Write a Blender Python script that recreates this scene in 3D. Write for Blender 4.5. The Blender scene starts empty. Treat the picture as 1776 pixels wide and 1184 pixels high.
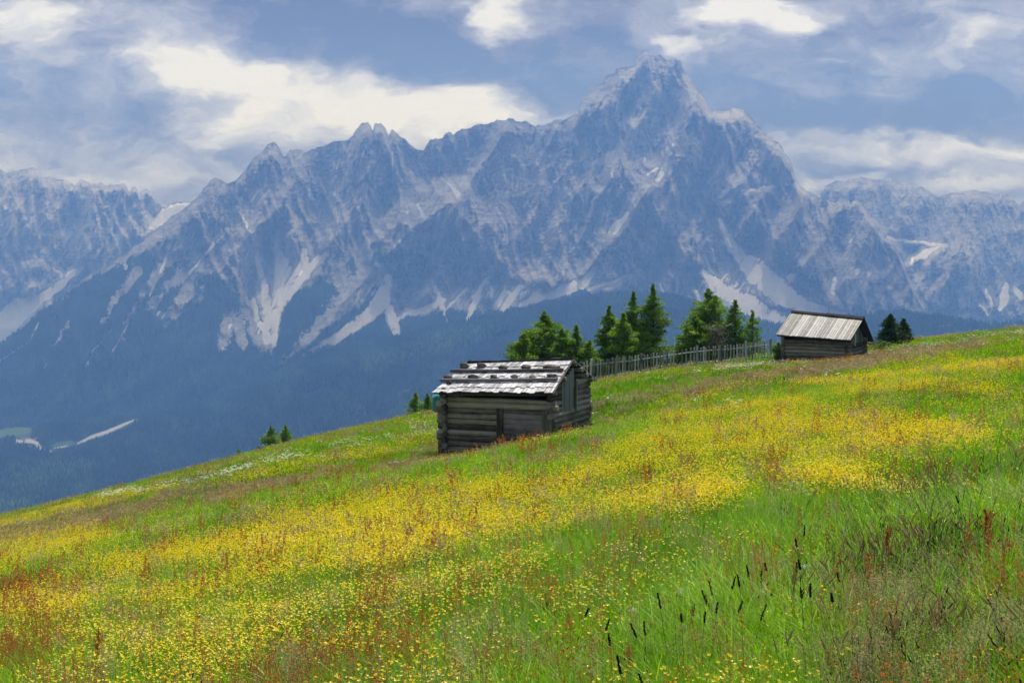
import bpy, math, random
import numpy as np
from mathutils import Vector, Matrix
R = math.radians
random.seed(7)
rng = np.random.default_rng(11)
sc = bpy.context.scene
COL = sc.collection
FPX = 2466.7; CX = 888.0; HY = 446.0          # focal length and horizon of the photograph, used to measure positions

# ------------------------------------------------------------------ camera
cd = bpy.data.cameras.new('camera'); cam = bpy.data.objects.new('camera', cd); COL.objects.link(cam)
cd.sensor_width = 36; cd.lens = 50; cam.rotation_euler = (R(90), 0, 0)
cd.shift_y = -(592 - HY) / 1776.0
cd.clip_start = 0.1; cd.clip_end = 60000
sc.camera = cam

# ------------------------------------------------------------------ helpers
def tag(o, label=None, cat=None, group=None, kind=None):
    if label: o['label'] = label
    if cat: o['category'] = cat
    if group: o['group'] = group
    if kind: o['kind'] = kind
    return o

def empty(name, loc=(0, 0, 0), rz=0.0):
    o = bpy.data.objects.new(name, None); COL.objects.link(o)
    o.location = loc; o.rotation_euler = (0, 0, rz); o.empty_display_size = 0.3
    return o

def mesh_np(name, V, F, mat=None, parent=None, attrs=None, smooth=False, link=True, colors=None):
    """V (n,3), F (m,k) one k for all faces"""
    V = np.asarray(V, dtype=np.float32); F = np.asarray(F, dtype=np.int32)
    me = bpy.data.meshes.new(name)
    me.vertices.add(len(V)); me.vertices.foreach_set('co', V.ravel())
    if len(F):
        k = F.shape[1]
        me.loops.add(F.size); me.loops.foreach_set('vertex_index', F.ravel())
        me.polygons.add(len(F))
        me.polygons.foreach_set('loop_start', np.arange(0, F.size, k, dtype=np.int32))
        me.polygons.foreach_set('loop_total', np.full(len(F), k, dtype=np.int32))
        if smooth: me.polygons.foreach_set('use_smooth', np.ones(len(F), dtype=bool))
    me.update(calc_edges=True)
    if attrs:
        for n_, a_ in attrs.items():
            at = me.attributes.new(n_, 'FLOAT', 'POINT'); at.data.foreach_set('value', np.asarray(a_, dtype=np.float32).ravel())
    if colors is not None:
        for n_, a_ in colors.items():
            at = me.attributes.new(n_, 'FLOAT_VECTOR', 'POINT'); at.data.foreach_set('vector', np.asarray(a_, dtype=np.float32).ravel())
    if mat: me.materials.append(mat)
    o = bpy.data.objects.new(name, me)
    if link: COL.objects.link(o)
    if parent: o.parent = parent
    return o

class MB:
    """collects shapes and builds them as one mesh object; 'tint' is a per-shape random number"""
    def __init__(s): s.v = []; s.f = []; s.t = []
    def add(s, verts, faces, t=None):
        b = len(s.v); t = random.random() if t is None else t
        s.v += [tuple(p) for p in verts]; s.f += [tuple(i + b for i in f) for f in faces]; s.t += [t] * len(verts)
    def hexa(s, p, t=None):     # 8 corners: bottom 4 ccw, top 4 ccw
        s.add(p, [(3,2,1,0),(4,5,6,7),(0,1,5,4),(1,2,6,5),(2,3,7,6),(3,0,4,7)], t)
    def box(s, c, d, ax=None, t=None, jit=0.0):
        ax = ax or (Vector((1,0,0)), Vector((0,1,0)), Vector((0,0,1)))
        c = Vector(c); q = []
        for z in (-1, 1):
            for x, y in ((-1,-1),(1,-1),(1,1),(-1,1)):
                q.append(c + ax[0]*(x*d[0]/2 + random.uniform(-jit, jit)) + ax[1]*(y*d[1]/2 + random.uniform(-jit, jit)) + ax[2]*(z*d[2]/2 + random.uniform(-jit, jit)))
        s.hexa(q, t)
    def log(s, p0, p1, r0, r1=None, n=9, seg=7, wob=0.08, bend=0.0, sq=1.0, t=None):
        p0 = Vector(p0); p1 = Vector(p1); r1 = r1 if r1 is not None else r0
        d = (p1 - p0); L = d.length; d.normalize()
        up = Vector((0,0,1)) if abs(d.z) < 0.9 else Vector((1,0,0))
        a = d.cross(up).normalized(); b = a.cross(d).normalized()
        vs = []; fs = []
        prof = [1 + random.uniform(-wob, wob) for _ in range(n)]
        for i in range(seg + 1):
            k = i / seg; c = p0 + d*(L*k) + b*(bend*math.sin(math.pi*k)) + a*random.uniform(-wob, wob)*r0*0.5 + b*random.uniform(-wob, wob)*r0*0.5
            r = r0 + (r1 - r0)*k
            for j in range(n):
                th = 2*math.pi*j/n; rr = r*prof[j]*(1 + random.uniform(-wob, wob)*0.7)
                vs.append(c + a*(math.cos(th)*rr*sq) + b*(math.sin(th)*rr))
        for i in range(seg):
            for j in range(n):
                j2 = (j+1) % n
                fs.append((i*n+j, i*n+j2, (i+1)*n+j2, (i+1)*n+j))
        fs.append(tuple(reversed(range(n)))); fs.append(tuple(seg*n + j for j in range(n)))
        s.add(vs, fs, t)
    def rock(s, c, d, seedv=None, ax=None, sub=2):
        import bmesh
        bm = bmesh.new(); bmesh.ops.create_icosphere(bm, subdivisions=sub, radius=1)
        ax = ax or (Vector((1,0,0)), Vector((0,1,0)), Vector((0,0,1)))
        ph = [random.uniform(0, 6) for _ in range(6)]
        vs = []
        for v in bm.verts:
            p = v.co
            k = 1 + 0.16*math.sin(3.1*p.x+ph[0]) + 0.14*math.sin(4.3*p.y+ph[1]) + 0.12*math.sin(5.0*p.z+ph[2]) + random.uniform(-.09, .09)
            q = Vector((math.copysign(abs(p.x)**.75, p.x), math.copysign(abs(p.y)**.75, p.y), math.copysign(abs(p.z)**.7, p.z)))*k
            vs.append(Vector(c) + ax[0]*(q.x*d[0]/2) + ax[1]*(q.y*d[1]/2) + ax[2]*(q.z*d[2]/2))
        fs = [tuple(v.index for v in f.verts) for f in bm.faces]
        bm.free(); s.add(vs, fs)
    def build(s, name, mat, parent=None, smooth=False):
        me = bpy.data.meshes.new(name); me.from_pydata(s.v, [], s.f)
        at = me.attributes.new('tint', 'FLOAT', 'POINT'); at.data.foreach_set('value', s.t)
        if smooth: me.polygons.foreach_set('use_smooth', [True]*len(me.polygons))
        me.materials.append(mat); me.update()
        o = bpy.data.objects.new(name, me); COL.objects.link(o)
        if parent: o.parent = parent
        return o

# ---- numpy gradient noise
_perm = rng.permutation(4096).astype(np.int64)
_ang = rng.random(4096) * 2*np.pi
_gx, _gy = np.cos(_ang), np.sin(_ang)
def noise2(x, y, seed=0):
    x = np.asarray(x, float) + seed*17.31; y = np.asarray(y, float) - seed*9.77
    xi = np.floor(x).astype(np.int64); yi = np.floor(y).astype(np.int64)
    xf = x - xi; yf = y - yi
    u = xf*xf*xf*(xf*(xf*6-15)+10); w = yf*yf*yf*(yf*(yf*6-15)+10)
    def g(ix, iy, dx, dy):
        h = _perm[(_perm[ix & 4095] + iy) & 4095]
        return _gx[h]*dx + _gy[h]*dy
    a = g(xi, yi, xf, yf); b = g(xi+1, yi, xf-1, yf); c = g(xi, yi+1, xf, yf-1); d = g(xi+1, yi+1, xf-1, yf-1)
    return (a + (b-a)*u + (c-a)*w + (a-b-c+d)*u*w) * 1.5
def fbm(x, y, o=4, seed=0, g=0.5, l=2.03):
    s = 0; a = 1; t = 0
    for i in range(o):
        s = s + a*noise2(x, y, seed+i*3); t += a; a *= g; x = x*l; y = y*l
    return s/t
def ridged(x, y, o=5, seed=0, g=0.5, l=2.1):
    s = 0; a = 1; t = 0; w = 1
    for i in range(o):
        n = (1 - np.abs(noise2(x, y, seed+i*5)))
        n = n*n*w; w = np.clip(n*1.6, 0, 1)
        s = s + a*n; t += a; a *= g; x = x*l; y = y*l
    return s/t
def sstep(a, b, x):
    t = np.clip((x-a)/(b-a), 0, 1); return t*t*(3-2*t)

def strokes(px, py, lines, soft=0.6):
    """0..1 field: inside of tapered polylines given as (x, y, r) in photograph measure"""
    out = np.zeros_like(px, dtype=float)
    for ln in lines:
        for (x0,y0,r0),(x1,y1,r1) in zip(ln[:-1], ln[1:]):
            dx, dy = x1-x0, y1-y0; L = dx*dx+dy*dy + 1e-9
            m = (px > min(x0-3*r0, x1-3*r1)-2) & (px < max(x0+3*r0, x1+3*r1)+2) & (py > min(y0-3*r0, y1-3*r1)-2) & (py < max(y0+3*r0, y1+3*r1)+2)
            if not m.any(): continue
            qx, qy = px[m], py[m]
            t = np.clip(((qx-x0)*dx + (qy-y0)*dy)/L, 0, 1)
            d = np.hypot(qx-x0-t*dx, qy-y0-t*dy); r = r0+(r1-r0)*t
            out[m] = np.maximum(out[m], 1 - sstep(1-soft, 1+soft, d/np.maximum(r, .1)))
    return out

# ------------------------------------------------------------------ node helpers
def newmat(name):
    m = bpy.data.materials.new(name); m.use_nodes = True
    nt = m.node_tree; nt.nodes.clear()
    out = nt.nodes.new('ShaderNodeOutputMaterial')
    return m, nt, out
def N(nt, t, **kw):
    n = nt.nodes.new(t)
    for k, v in kw.items(): setattr(n, k, v)
    return n
def setin(n, **kw):
    for k, v in kw.items(): n.inputs[k.replace('_', ' ')].default_value = v
    return n
def math_(nt, op, a, b=None, c=None, clamp=False):
    n = nt.nodes.new('ShaderNodeMath'); n.operation = op; n.use_clamp = clamp
    for i, x in enumerate((a, b, c)):
        if x is None: continue
        if hasattr(x, 'is_linked') or hasattr(x, 'links'): nt.links.new(x, n.inputs[i])
        else: n.inputs[i].default_value = x
    return n.outputs[0]
def mixc(nt, f, a, b, mode='MIX'):
    n = nt.nodes.new('ShaderNodeMix'); n.data_type = 'RGBA'; n.blend_type = mode; n.clamp_factor = True
    for i, x in ((0, f), (6, a), (7, b)):
        if hasattr(x, 'links'): nt.links.new(x, n.inputs[i])
        elif i == 0: n.inputs[i].default_value = x
        else: n.inputs[i].default_value = (*x, 1)
    return n.outputs[2]
def ramp(nt, f, stops, interp='LINEAR'):
    n = nt.nodes.new('ShaderNodeValToRGB'); cr = n.color_ramp; cr.interpolation = interp
    while len(cr.elements) < len(stops): cr.elements.new(0.5)
    for e, (p, c) in zip(cr.elements, stops):
        e.position = p; e.color = (*c, 1) if len(c) == 3 else c
    nt.links.new(f, n.inputs[0]); return n.outputs[0]
def noise(nt, vec, scale, detail=4, rough=0.55, dist=0.0):
    n = nt.nodes.new('ShaderNodeTexNoise'); n.inputs['Scale'].default_value = scale
    n.inputs['Detail'].default_value = detail; n.inputs['Roughness'].default_value = rough; n.inputs['Distortion'].default_value = dist
    if vec is not None: nt.links.new(vec, n.inputs['Vector'])
    return n.outputs['Fac']
def mapping(nt, vec, scale=(1,1,1), rot=(0,0,0), loc=(0,0,0)):
    n = nt.nodes.new('ShaderNodeMapping'); n.inputs['Scale'].default_value = scale; n.inputs['Rotation'].default_value = rot; n.inputs['Location'].default_value = loc
    nt.links.new(vec, n.inputs['Vector']); return n.outputs[0]
def objco(nt): return nt.nodes.new('ShaderNodeTexCoord').outputs['Object']
def attr(nt, name, typ='GEOMETRY', out='Fac'):
    n = nt.nodes.new('ShaderNodeAttribute'); n.attribute_name = name; n.attribute_type = typ; return n.outputs[out]
def principled(nt, out, col, rough=0.8, spec=0.3, bump=None, bstr=0.3, bdist=0.02):
    p = nt.nodes.new('ShaderNodeBsdfPrincipled')
    if hasattr(col, 'links'): nt.links.new(col, p.inputs['Base Color'])
    else: p.inputs['Base Color'].default_value = (*col, 1)
    p.inputs['Roughness'].default_value = rough; p.inputs['Specular IOR Level'].default_value = spec
    if bump is not None:
        b = nt.nodes.new('ShaderNodeBump'); b.inputs['Strength'].default_value = bstr; b.inputs['Distance'].default_value = bdist
        nt.links.new(bump, b.inputs['Height']); nt.links.new(b.outputs[0], p.inputs['Normal'])
    nt.links.new(p.outputs[0], out.inputs['Surface']); return p

# ------------------------------------------------------------------ light, sky with clouds
SUN_AZ, SUN_EL = R(24), R(57)
SKYS = 0.10
w = bpy.data.worlds.new("World"); sc.world = w; w.use_nodes = True
nt = w.node_tree; nt.nodes.clear()
wo = N(nt, 'ShaderNodeOutputWorld'); bg = N(nt, 'ShaderNodeBackground')
sky = N(nt, 'ShaderNodeTexSky'); sky.sky_type = 'NISHITA'; sky.sun_disc = False
sky.sun_elevation = SUN_EL; sky.sun_rotation = SUN_AZ; sky.altitude = 2000; sky.air_density = 1.2; sky.dust_density = 0.6
bg.inputs['Strength'].default_value = SKYS
tc = N(nt, 'ShaderNodeTexCoord'); sep = N(nt, 'ShaderNodeSeparateXYZ'); nt.links.new(tc.outputs['Generated'], sep.inputs[0])
yy = math_(nt, 'MAXIMUM', sep.outputs[1], 0.12)
U = math_(nt, 'DIVIDE', sep.outputs[0], yy); V_ = math_(nt, 'DIVIDE', sep.outputs[2], yy)
cmb = N(nt, 'ShaderNodeCombineXYZ'); nt.links.new(U, cmb.inputs[0]); nt.links.new(V_, cmb.inputs[1])
# clouds are wider than high; warp the layout with noise so that the banks have torn edges
wp = N(nt, 'ShaderNodeTexNoise'); setin(wp, Scale=11.0, Detail=5.0, Roughness=0.6); nt.links.new(mapping(nt, cmb.outputs[0], (1, 2.0, 1)), wp.inputs['Vector'])
sub = N(nt, 'ShaderNodeVectorMath', operation='SUBTRACT'); nt.links.new(wp.outputs['Color'], sub.inputs[0]); sub.inputs[1].default_value = (.5, .5, .5)
scl = N(nt, 'ShaderNodeVectorMath', operation='MULTIPLY'); nt.links.new(sub.outputs[0], scl.inputs[0]); scl.inputs[1].default_value = (.12, .06, 0)
add = N(nt, 'ShaderNodeVectorMath', operation='ADD'); nt.links.new(cmb.outputs[0], add.inputs[0]); nt.links.new(scl.outputs[0], add.inputs[1])
P = add.outputs[0]
#         x     y    rx   ry   rot  weight   (photograph measure)
BL = [(540, 150, 370, 88, -12, .44), (330, 120, 170, 60, -10, .36), (760, 190, 250, 52, -4, .42), (430, 215, 120, 70, 0, .30),
      (30, 25, 120, 60, 0, .55), (90, 85, 70, 40, -20, .25), (560, 235, 260, 50, 0, .28),
      (560, 40, 330, 70, -8, -.52), (780, 105, 220, 50, -8, -.34), (880, 40, 70, 55, -25, .38), (1010, 20, 100, 30, 0, -.10),
      (110, 210, 260, 70, -14, -.28), (375, 165, 60, 28, -12, -.36), (60, 265, 260, 35, -8, -.10), (150, 300, 200, 26, -8, .22),
      (1060, 110, 200, 70, -5, -.30), (960, 170, 90, 60, 0, -.14), (1300, 18, 95, 38, -5, .78), (1190, 66, 70, 14, 0, .40), (1240, 8, 80, 16, 0, .2),
      (1420, 150, 360, 75, -6, -.30), (1500, 208, 330, 36, -6, -.42), (1730, 190, 160, 60, 0, -.22), (1640, 100, 200, 40, 20, .10),
      (1600, 275, 330, 34, -4, .24), (1740, 262, 140, 26, 0, .30), (1440, 322, 120, 16, 0, .30), (1700, 325, 160, 14, 0, .22), (1690, 60, 120, 60, -30, .10),
      (300, 290, 200, 50, 0, .10)]
acc = None
for (bx, by, rx, ry, rot, wt) in BL:
    m = N(nt, 'ShaderNodeMapping', vector_type='TEXTURE')
    m.inputs['Location'].default_value = ((bx-CX)/FPX, (HY-by)/FPX, 0)
    m.inputs['Rotation'].default_value = (0, 0, R(rot)); m.inputs['Scale'].default_value = (rx/FPX, ry/FPX, 1)
    nt.links.new(P, m.inputs['Vector'])
    ln = N(nt, 'ShaderNodeVectorMath', operation='LENGTH'); nt.links.new(m.outputs[0], ln.inputs[0])
    mr = N(nt, 'ShaderNodeMapRange', interpolation_type='SMOOTHSTEP')
    mr.inputs['From Min'].default_value = 1.25; mr.inputs['From Max'].default_value = 0.15
    mr.inputs['To Min'].default_value = 0; mr.inputs['To Max'].default_value = wt
    nt.links.new(ln.outputs['Value'], mr.inputs['Value'])
    acc = mr.outputs[0] if acc is None else math_(nt, 'ADD', acc, mr.outputs[0])
n1 = noise(nt, mapping(nt, P, (1, 2.1, 1), (0, 0, R(-8))), 8.0, 9, 0.62)
n2 = noise(nt, mapping(nt, P, (1, 1.6, 1), (0, 0, R(10)), (3, 1, 0)), 27.0, 8, 0.66)
B = math_(nt, 'ADD', acc, math_(nt, 'MULTIPLY_ADD', n1, 1.9, -0.56))
B = math_(nt, 'ADD', B, math_(nt, 'MULTIPLY_ADD', n2, 1.05, -0.52))
# far outside the picture the layout fades to an ordinary broken cloud cover
CLOUD = [(.070, .052, .050), (.175, .150, .155), (.330, .312, .335), (.56, .55, .56), (.82, .81, .80)]
cl = ramp(nt, B, [(0.02, CLOUD[0]), (0.27, CLOUD[1]), (0.50, CLOUD[2]), (0.74, CLOUD[3]), (0.98, CLOUD[4])])
sc_ = N(nt, 'ShaderNodeVectorMath', operation='SCALE'); nt.links.new(cl, sc_.inputs[0]); sc_.inputs['Scale'].default_value = 0.77 / SKYS
# cloud cover: full near the horizon and broken overhead, where the blue sky shows
el = N(nt, 'ShaderNodeMapRange', interpolation_type='SMOOTHSTEP'); nt.links.new(sep.outputs[2], el.inputs['Value'])
for k_, v_ in (('From Min', .25), ('From Max', .6), ('To Min', .96), ('To Max', .35)): el.inputs[k_].default_value = v_
nt.links.new(mixc(nt, el.outputs[0], sky.outputs[0], sc_.outputs[0]), bg.inputs['Color'])
nt.links.new(bg.outputs[0], wo.inputs['Surface'])

sd = bpy.data.lights.new('sun', 'SUN'); so = bpy.data.objects.new('sun', sd); COL.objects.link(so)
sd.energy = 4.6; sd.angle = R(0.5); sd.color = (1.0, .965, .905)
S = Vector((math.sin(SUN_AZ)*math.cos(SUN_EL), math.cos(SUN_AZ)*math.cos(SUN_EL), math.sin(SUN_EL)))
so.rotation_euler = S.to_track_quat('Z', 'Y').to_euler(); so.location = S*500

sc.view_settings.view_transform = 'Standard'; sc.view_settings.look = 'None'; sc.view_settings.gamma = 1; sc.view_settings.exposure = 0.46
sc.cycles.volume_bounces = 1; sc.cycles.max_bounces = 5; sc.cycles.adaptive_threshold = 0.02; sc.cycles.transparent_max_bounces = 4
sc.cycles.use_denoising = True

# ================================================================== MOUNTAINS
def col_interp(pts, px):
    a = np.array(pts, float); return np.interp(px, a[:, 0], a[:, 1])

def rock_mat(name, rock_a, rock_b, scale=1.0):
    m, nt, out = newmat(name); co = objco(nt)
    a = noise(nt, mapping(nt, co, (.0016, .0016, .0022)), 1.0, 8, .62)
    b = noise(nt, mapping(nt, co, (.011, .011, .020), (R(12), R(-9), 0)), 1.0, 8, .7)
    c = noise(nt, mapping(nt, co, (.045, .045, .030)), 1.0, 5, .7)
    k = math_(nt, 'ADD', math_(nt, 'MULTIPLY', a, .35), math_(nt, 'MULTIPLY', b, .65))
    st_ = noise(nt, mapping(nt, co, (.0009, .0009, .028), (R(6), R(10), 0)), 1.0, 5, .6); fn = noise(nt, mapping(nt, co, (.10, .10, .045)), 1.0, 4, .75)
    k = math_(nt, 'ADD', k, math_(nt, 'ADD', math_(nt, 'MULTIPLY_ADD', st_, .26, -.13), math_(nt, 'MULTIPLY_ADD', fn, .24, -.12)))
    rock = ramp(nt, k, [(.34, tuple(x*.5 for x in rock_b)), (.46, rock_b), (.56, rock_a), (.68, tuple(min(1, x*1.14) for x in rock_a))])
    gul = attr(nt, 'gully')                                   # pale rubble lies in the gullies
    rock = mixc(nt, math_(nt, 'MULTIPLY', gul, .14), rock, (.56, .53, .50))
    scree = ramp(nt, c, [(.3, (.44, .42, .40)), (.7, (.56, .54, .51))])
    wood = ramp(nt, b, [(.35, (.014, .032, .014)), (.5, (.036, .068, .026)), (.68, (.085, .105, .055))])
    f = attr(nt, 'forest'); s = attr(nt, 'scree'); sn = attr(nt, 'snow')
    wob = math_(nt, 'MULTIPLY_ADD', b, 1.6, -.8)
    wob2 = math_(nt, 'MULTIPLY_ADD', c, 1.2, -.6)
    fs = math_(nt, 'ADD', f, math_(nt, 'ADD', wob, wob2)); fs = N_step(nt, fs, .42, .58)
    ss = math_(nt, 'ADD', s, math_(nt, 'ADD', math_(nt, 'MULTIPLY', wob, .45), math_(nt, 'MULTIPLY', wob2, .35))); ss = N_step(nt, ss, .38, .66)
    sns = N_step(nt, math_(nt, 'ADD', sn, math_(nt, 'MULTIPLY', wob2, .4)), .45, .6)
    colr = mixc(nt, math_(nt, 'MULTIPLY', ss, .95), rock, scree)
    colr = mixc(nt, fs, colr, wood)
    colr = mixc(nt, ss, colr, mixc(nt, .12, scree, rock))
    colr = mixc(nt, sns, colr, (.8, .8, .82))
    h = math_(nt, 'ADD', math_(nt, 'ADD', math_(nt, 'MULTIPLY', b, 1.0), math_(nt, 'MULTIPLY', st_, .5)), math_(nt, 'MULTIPLY', c, .55))
    nosc = math_(nt, 'SUBTRACT', 1.0, math_(nt, 'MULTIPLY', ss, .9))
    h = math_(nt, 'MULTIPLY', h, nosc)
    principled(nt, out, colr, .95, .1, h, 1.0, 62.0)
    return m
def N_step(nt, f, a, b):
    mr = N(nt, 'ShaderNodeMapRange', interpolation_type='SMOOTHSTEP'); mr.inputs['From Min'].default_value = a; mr.inputs['From Max'].default_value = b
    nt.links.new(f, mr.inputs['Value']); return mr.outputs[0]

FOREST_PTS = []      # x, y, z, height of far trees

def massif(name, x0, x1, nx, ny, ridge, foot, dist_tab, forest=None, scree=(), snow=(), spurs=(), gullies=(), jag=3.0, amp=1.0,
           mat=None, label='', seed=0, patches=(), thin=(), relief_scale=1.0, dark=(), bare=()):
    px = np.linspace(x0, x1, nx); rd = col_interp(ridge, px); ft = col_interp(foot, px)
    rd = rd - jag*(ridged(px/26.0, px*0+seed, 4, seed)-.45)*2.0*np.clip((ft-rd)/150, .1, 1) - jag*.5*noise2(px/5.0, px*0, seed+4)
    T = np.linspace(0, 1, ny)[:, None]
    PX = np.repeat(px[None, :], ny, 0); PY = ft[None, :] + (rd-ft)[None, :]*T
    v = (HY - PY)/FPX; u = (PX - CX)/FPX
    dt = np.array(dist_tab); D = np.interp(v, dt[:, 0], dt[:, 1])
    # relief: towards the viewer positive, metres
    X, Y = PX/100.0, PY/100.0
    wx = X + .10*fbm(X*1.3, Y*1.3, 4, seed+30); wy = Y + .10*fbm(X*1.3, Y*1.3, 4, seed+40)
    Rf = np.zeros_like(PX)
    for (ln, a, wd) in spurs:
        best = np.full(PX.shape, 1e9)
        for (ax_, ay_), (bx_, by_) in zip(ln[:-1], ln[1:]):
            dx, dy = bx_-ax_, by_-ay_; L = dx*dx+dy*dy
            t = np.clip(((wx*100-ax_)*dx+(wy*100-ay_)*dy)/L, 0, 1)
            best = np.minimum(best, np.hypot(wx*100-ax_-t*dx, wy*100-ay_-t*dy))
        q = np.clip(1-best/wd, 0, 1); Rf += a*q**1.25
    r1 = ridged(wx*1.3 + wy*.45, wy*.45, 3, seed+2, .36); r2 = ridged(wx*3.6 - wy*1.1, wy*1.0, 4, seed+9, .42)
    r3 = ridged(wx*12 + wy*2.2, wy*3.0, 5, seed+21, .6); r4 = .7*fbm(X*40, Y*20, 4, seed+33) + .9*fbm(X*6 - Y*5, Y*42 + X*9, 3, seed+35)
    rocky = 1.0
    fr = np.zeros_like(PX)
    if forest is not None:
        fb = col_interp(forest, px)[None, :]
        fr = sstep(-26, 26, PY - fb + 34*fbm(X*3.5 + Y*1.5, Y*2.2, 5, seed+50, .6))
        rocky = 1 - .50*fr
    if bare: fr = fr*(1-.85*strokes(PX + 16*fbm(X*5, Y*5, 4, seed+83, .65), PY + 14*fbm(X*5, Y*5, 4, seed+84, .65), bare, 1.0))
    scr = strokes(PX + 5*fbm(X*6, Y*6, 3, seed+60), PY + 4*fbm(X*6, Y*6, 3, seed+61), scree, .5) if scree else np.zeros_like(PX)
    if thin: scr = np.maximum(scr, .75*strokes(PX + 3*fbm(X*8, Y*8, 3, seed+66), PY, thin, .7))
    if patches: scr = np.maximum(scr, .62*strokes(PX + 9*fbm(X*6, Y*6, 3, seed+63), PY + 8*fbm(X*6, Y*6, 3, seed+64), patches, .9))
    if dark: fr = np.maximum(fr, .62*strokes(PX + 9*fbm(X*6, Y*6, 3, seed+73), PY + 8*fbm(X*6, Y*6, 3, seed+74), dark, .9))
    if forest is not None: scr = np.maximum(scr, .62*np.clip((.50-r2)*4.5, 0, 1)*np.clip((.52-r3)*5, 0, 1)*sstep(150, 0, PY-fb)*(PY > fb-40)*np.clip(.4+2.2*fbm(X*2.5, Y*1.5, 3, seed+52), 0, 1))
    scr = scr*(.66+.46*np.clip(1.5*fbm(X*16 + Y*9, Y*3.0 - X*2, 4, seed+58, .6)+.5, 0, 1))
    snw = strokes(PX, PY, snow, .5) if snow else np.zeros_like(PX)
    soft = 1 - .85*np.clip(scr, 0, 1)
    rough_ = rocky*amp*(330*(r1-.45) + 130*(r2-.45) + 62*(r3-.45) + 24*r4) + 1.25*Rf
    def blur(a, k):
        for ax in (0, 1):
            c = np.cumsum(np.pad(a, [(k+1, k) if q == ax else (0, 0) for q in (0, 1)], mode='edge'), axis=ax)
            a = (c[2*k+1:]-c[:-2*k-1])/(2*k+1) if ax == 0 else (c[:, 2*k+1:]-c[:, :-2*k-1])/(2*k+1)
        return a
    kk = max(4, int(46*nx/(x1-x0)))
    sm_ = blur(blur(rough_, kk), kk); mk = np.clip(blur(scr, max(2, kk//6))*1.4, 0, .95)
    relief = (rough_*(1-mk) + (sm_ - 12)*mk)*relief_scale
    edge = sstep(1.0, .93, T)                # keep the skyline itself at the ridge distance
    relief = relief*(.35 + .65*edge)
    gul = np.clip((.42 - r2)*3.2, 0, 1)*np.clip((.5-r3)*2+.4, 0, 1)*(1-fr)
    for g in gullies: pass
    D2 = D - relief
    Xw = u*D2; Yw = D2; Zw = v*D2
    # back side: falls away behind the ridge
    bk = []
    for j, (dd, dz) in enumerate(((60, -25), (260, -200), (900, -700))):
        bk.append((u[-1]*(D2[-1]+dd), D2[-1]+dd, Zw[-1]+dz))
    Xw = np.vstack([Xw]+[b[0][None] for b in bk]); Yw = np.vstack([Yw]+[b[1][None] for b in bk]); Zw = np.vstack([Zw]+[b[2][None] for b in bk])
    pad = lambda a: np.vstack([a, np.repeat(a[-1:], 3, 0)])
    fr, scr, snw, gul = pad(fr), pad(scr), pad(snw), pad(gul)
    n_y = ny+3
    idx = np.arange(n_y*nx).reshape(n_y, nx)
    F = np.stack([idx[:-1, :-1], idx[:-1, 1:], idx[1:, 1:], idx[1:, :-1]], -1).reshape(-1, 4)
    o = mesh_np(name, np.stack([Xw, Yw, Zw], -1).reshape(-1, 3), F, mat, attrs=dict(forest=fr, scree=scr, snow=snw, gully=gul), smooth=True)
    tag(o, label, None, None, 'structure')
    return dict(X=Xw[:ny], Y=Yw[:ny], Z=Zw[:ny], f=fr[:ny], s=scr[:ny], PX=PX, PY=PY)

def L(*a):   # (x,y,r, x,y,r ...) -> polyline
    return [tuple(a[i:i+3]) for i in range(0, len(a), 3)]
def Q(*a): return [tuple(a[i:i+2]) for i in range(0, len(a), 2)]

ROCK = rock_mat('limestone', (.52, .48, .45), (.34, .32, .31))
MAIN_RIDGE = Q(-900,1000, -400,840, 0,598, 50,560, 100,520, 150,482, 200,452, 270,400, 330,353, 343,343, 352,326, 365,313, 383,308, 393,317, 405,315, 415,305, 430,289, 440,274, 455,261, 466,250, 476,248, 485,256, 492,272, 498,268, 503,262, 520,259, 530,265, 560,252, 590,244, 606,243, 612,235, 618,222, 630,215, 643,215, 646,226, 650,213, 660,212, 668,220, 674,236, 680,226, 700,240, 720,255, 735,262, 745,245, 757,240, 766,240, 771,232, 778,230, 786,234, 800,225, 830,215, 860,210, 890,207, 910,212, 930,218, 950,215, 975,206, 1002,198, 1006,177, 1026,158, 1045,143, 1050,132, 1064,127, 1072,116, 1086,118, 1102,112, 1105,99, 1119,92, 1131,99, 1144,96, 1155,103, 1160,105, 1166,100, 1180,103, 1187,121, 1203,147, 1220,171, 1231,192, 1245,192, 1267,189, 1283,189, 1300,200, 1309,215, 1326,230, 1340,242, 1355,253, 1372,283, 1383,314, 1397,329, 1410,338, 1423,343, 1440,352, 1462,347, 1476,352, 1487,346, 1500,362, 1528,400, 1555,430, 1568,462, 1585,500, 1605,540, 1660,575, 1800,620, 2700,760)
MAIN_FOOT = Q(-900,1010, -400,900, 0,850, 240,820, 520,700, 700,620, 900,580, 1100,560, 1350,610, 1600,610, 1800,640, 2700,780)
FOREST_LINE = Q(-900,800, 0,560, 100,520, 160,478, 248,438, 312,452, 390,484, 425,516, 440,590, 470,610, 482,560, 493,528, 550,484, 600,452, 640,470, 675,510, 690,552, 740,540, 780,524, 820,537, 860,543, 944,524, 1000,512, 1100,505, 1160,517, 1230,545, 1330,590, 1450,600, 1600,590, 2700,700)
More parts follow.
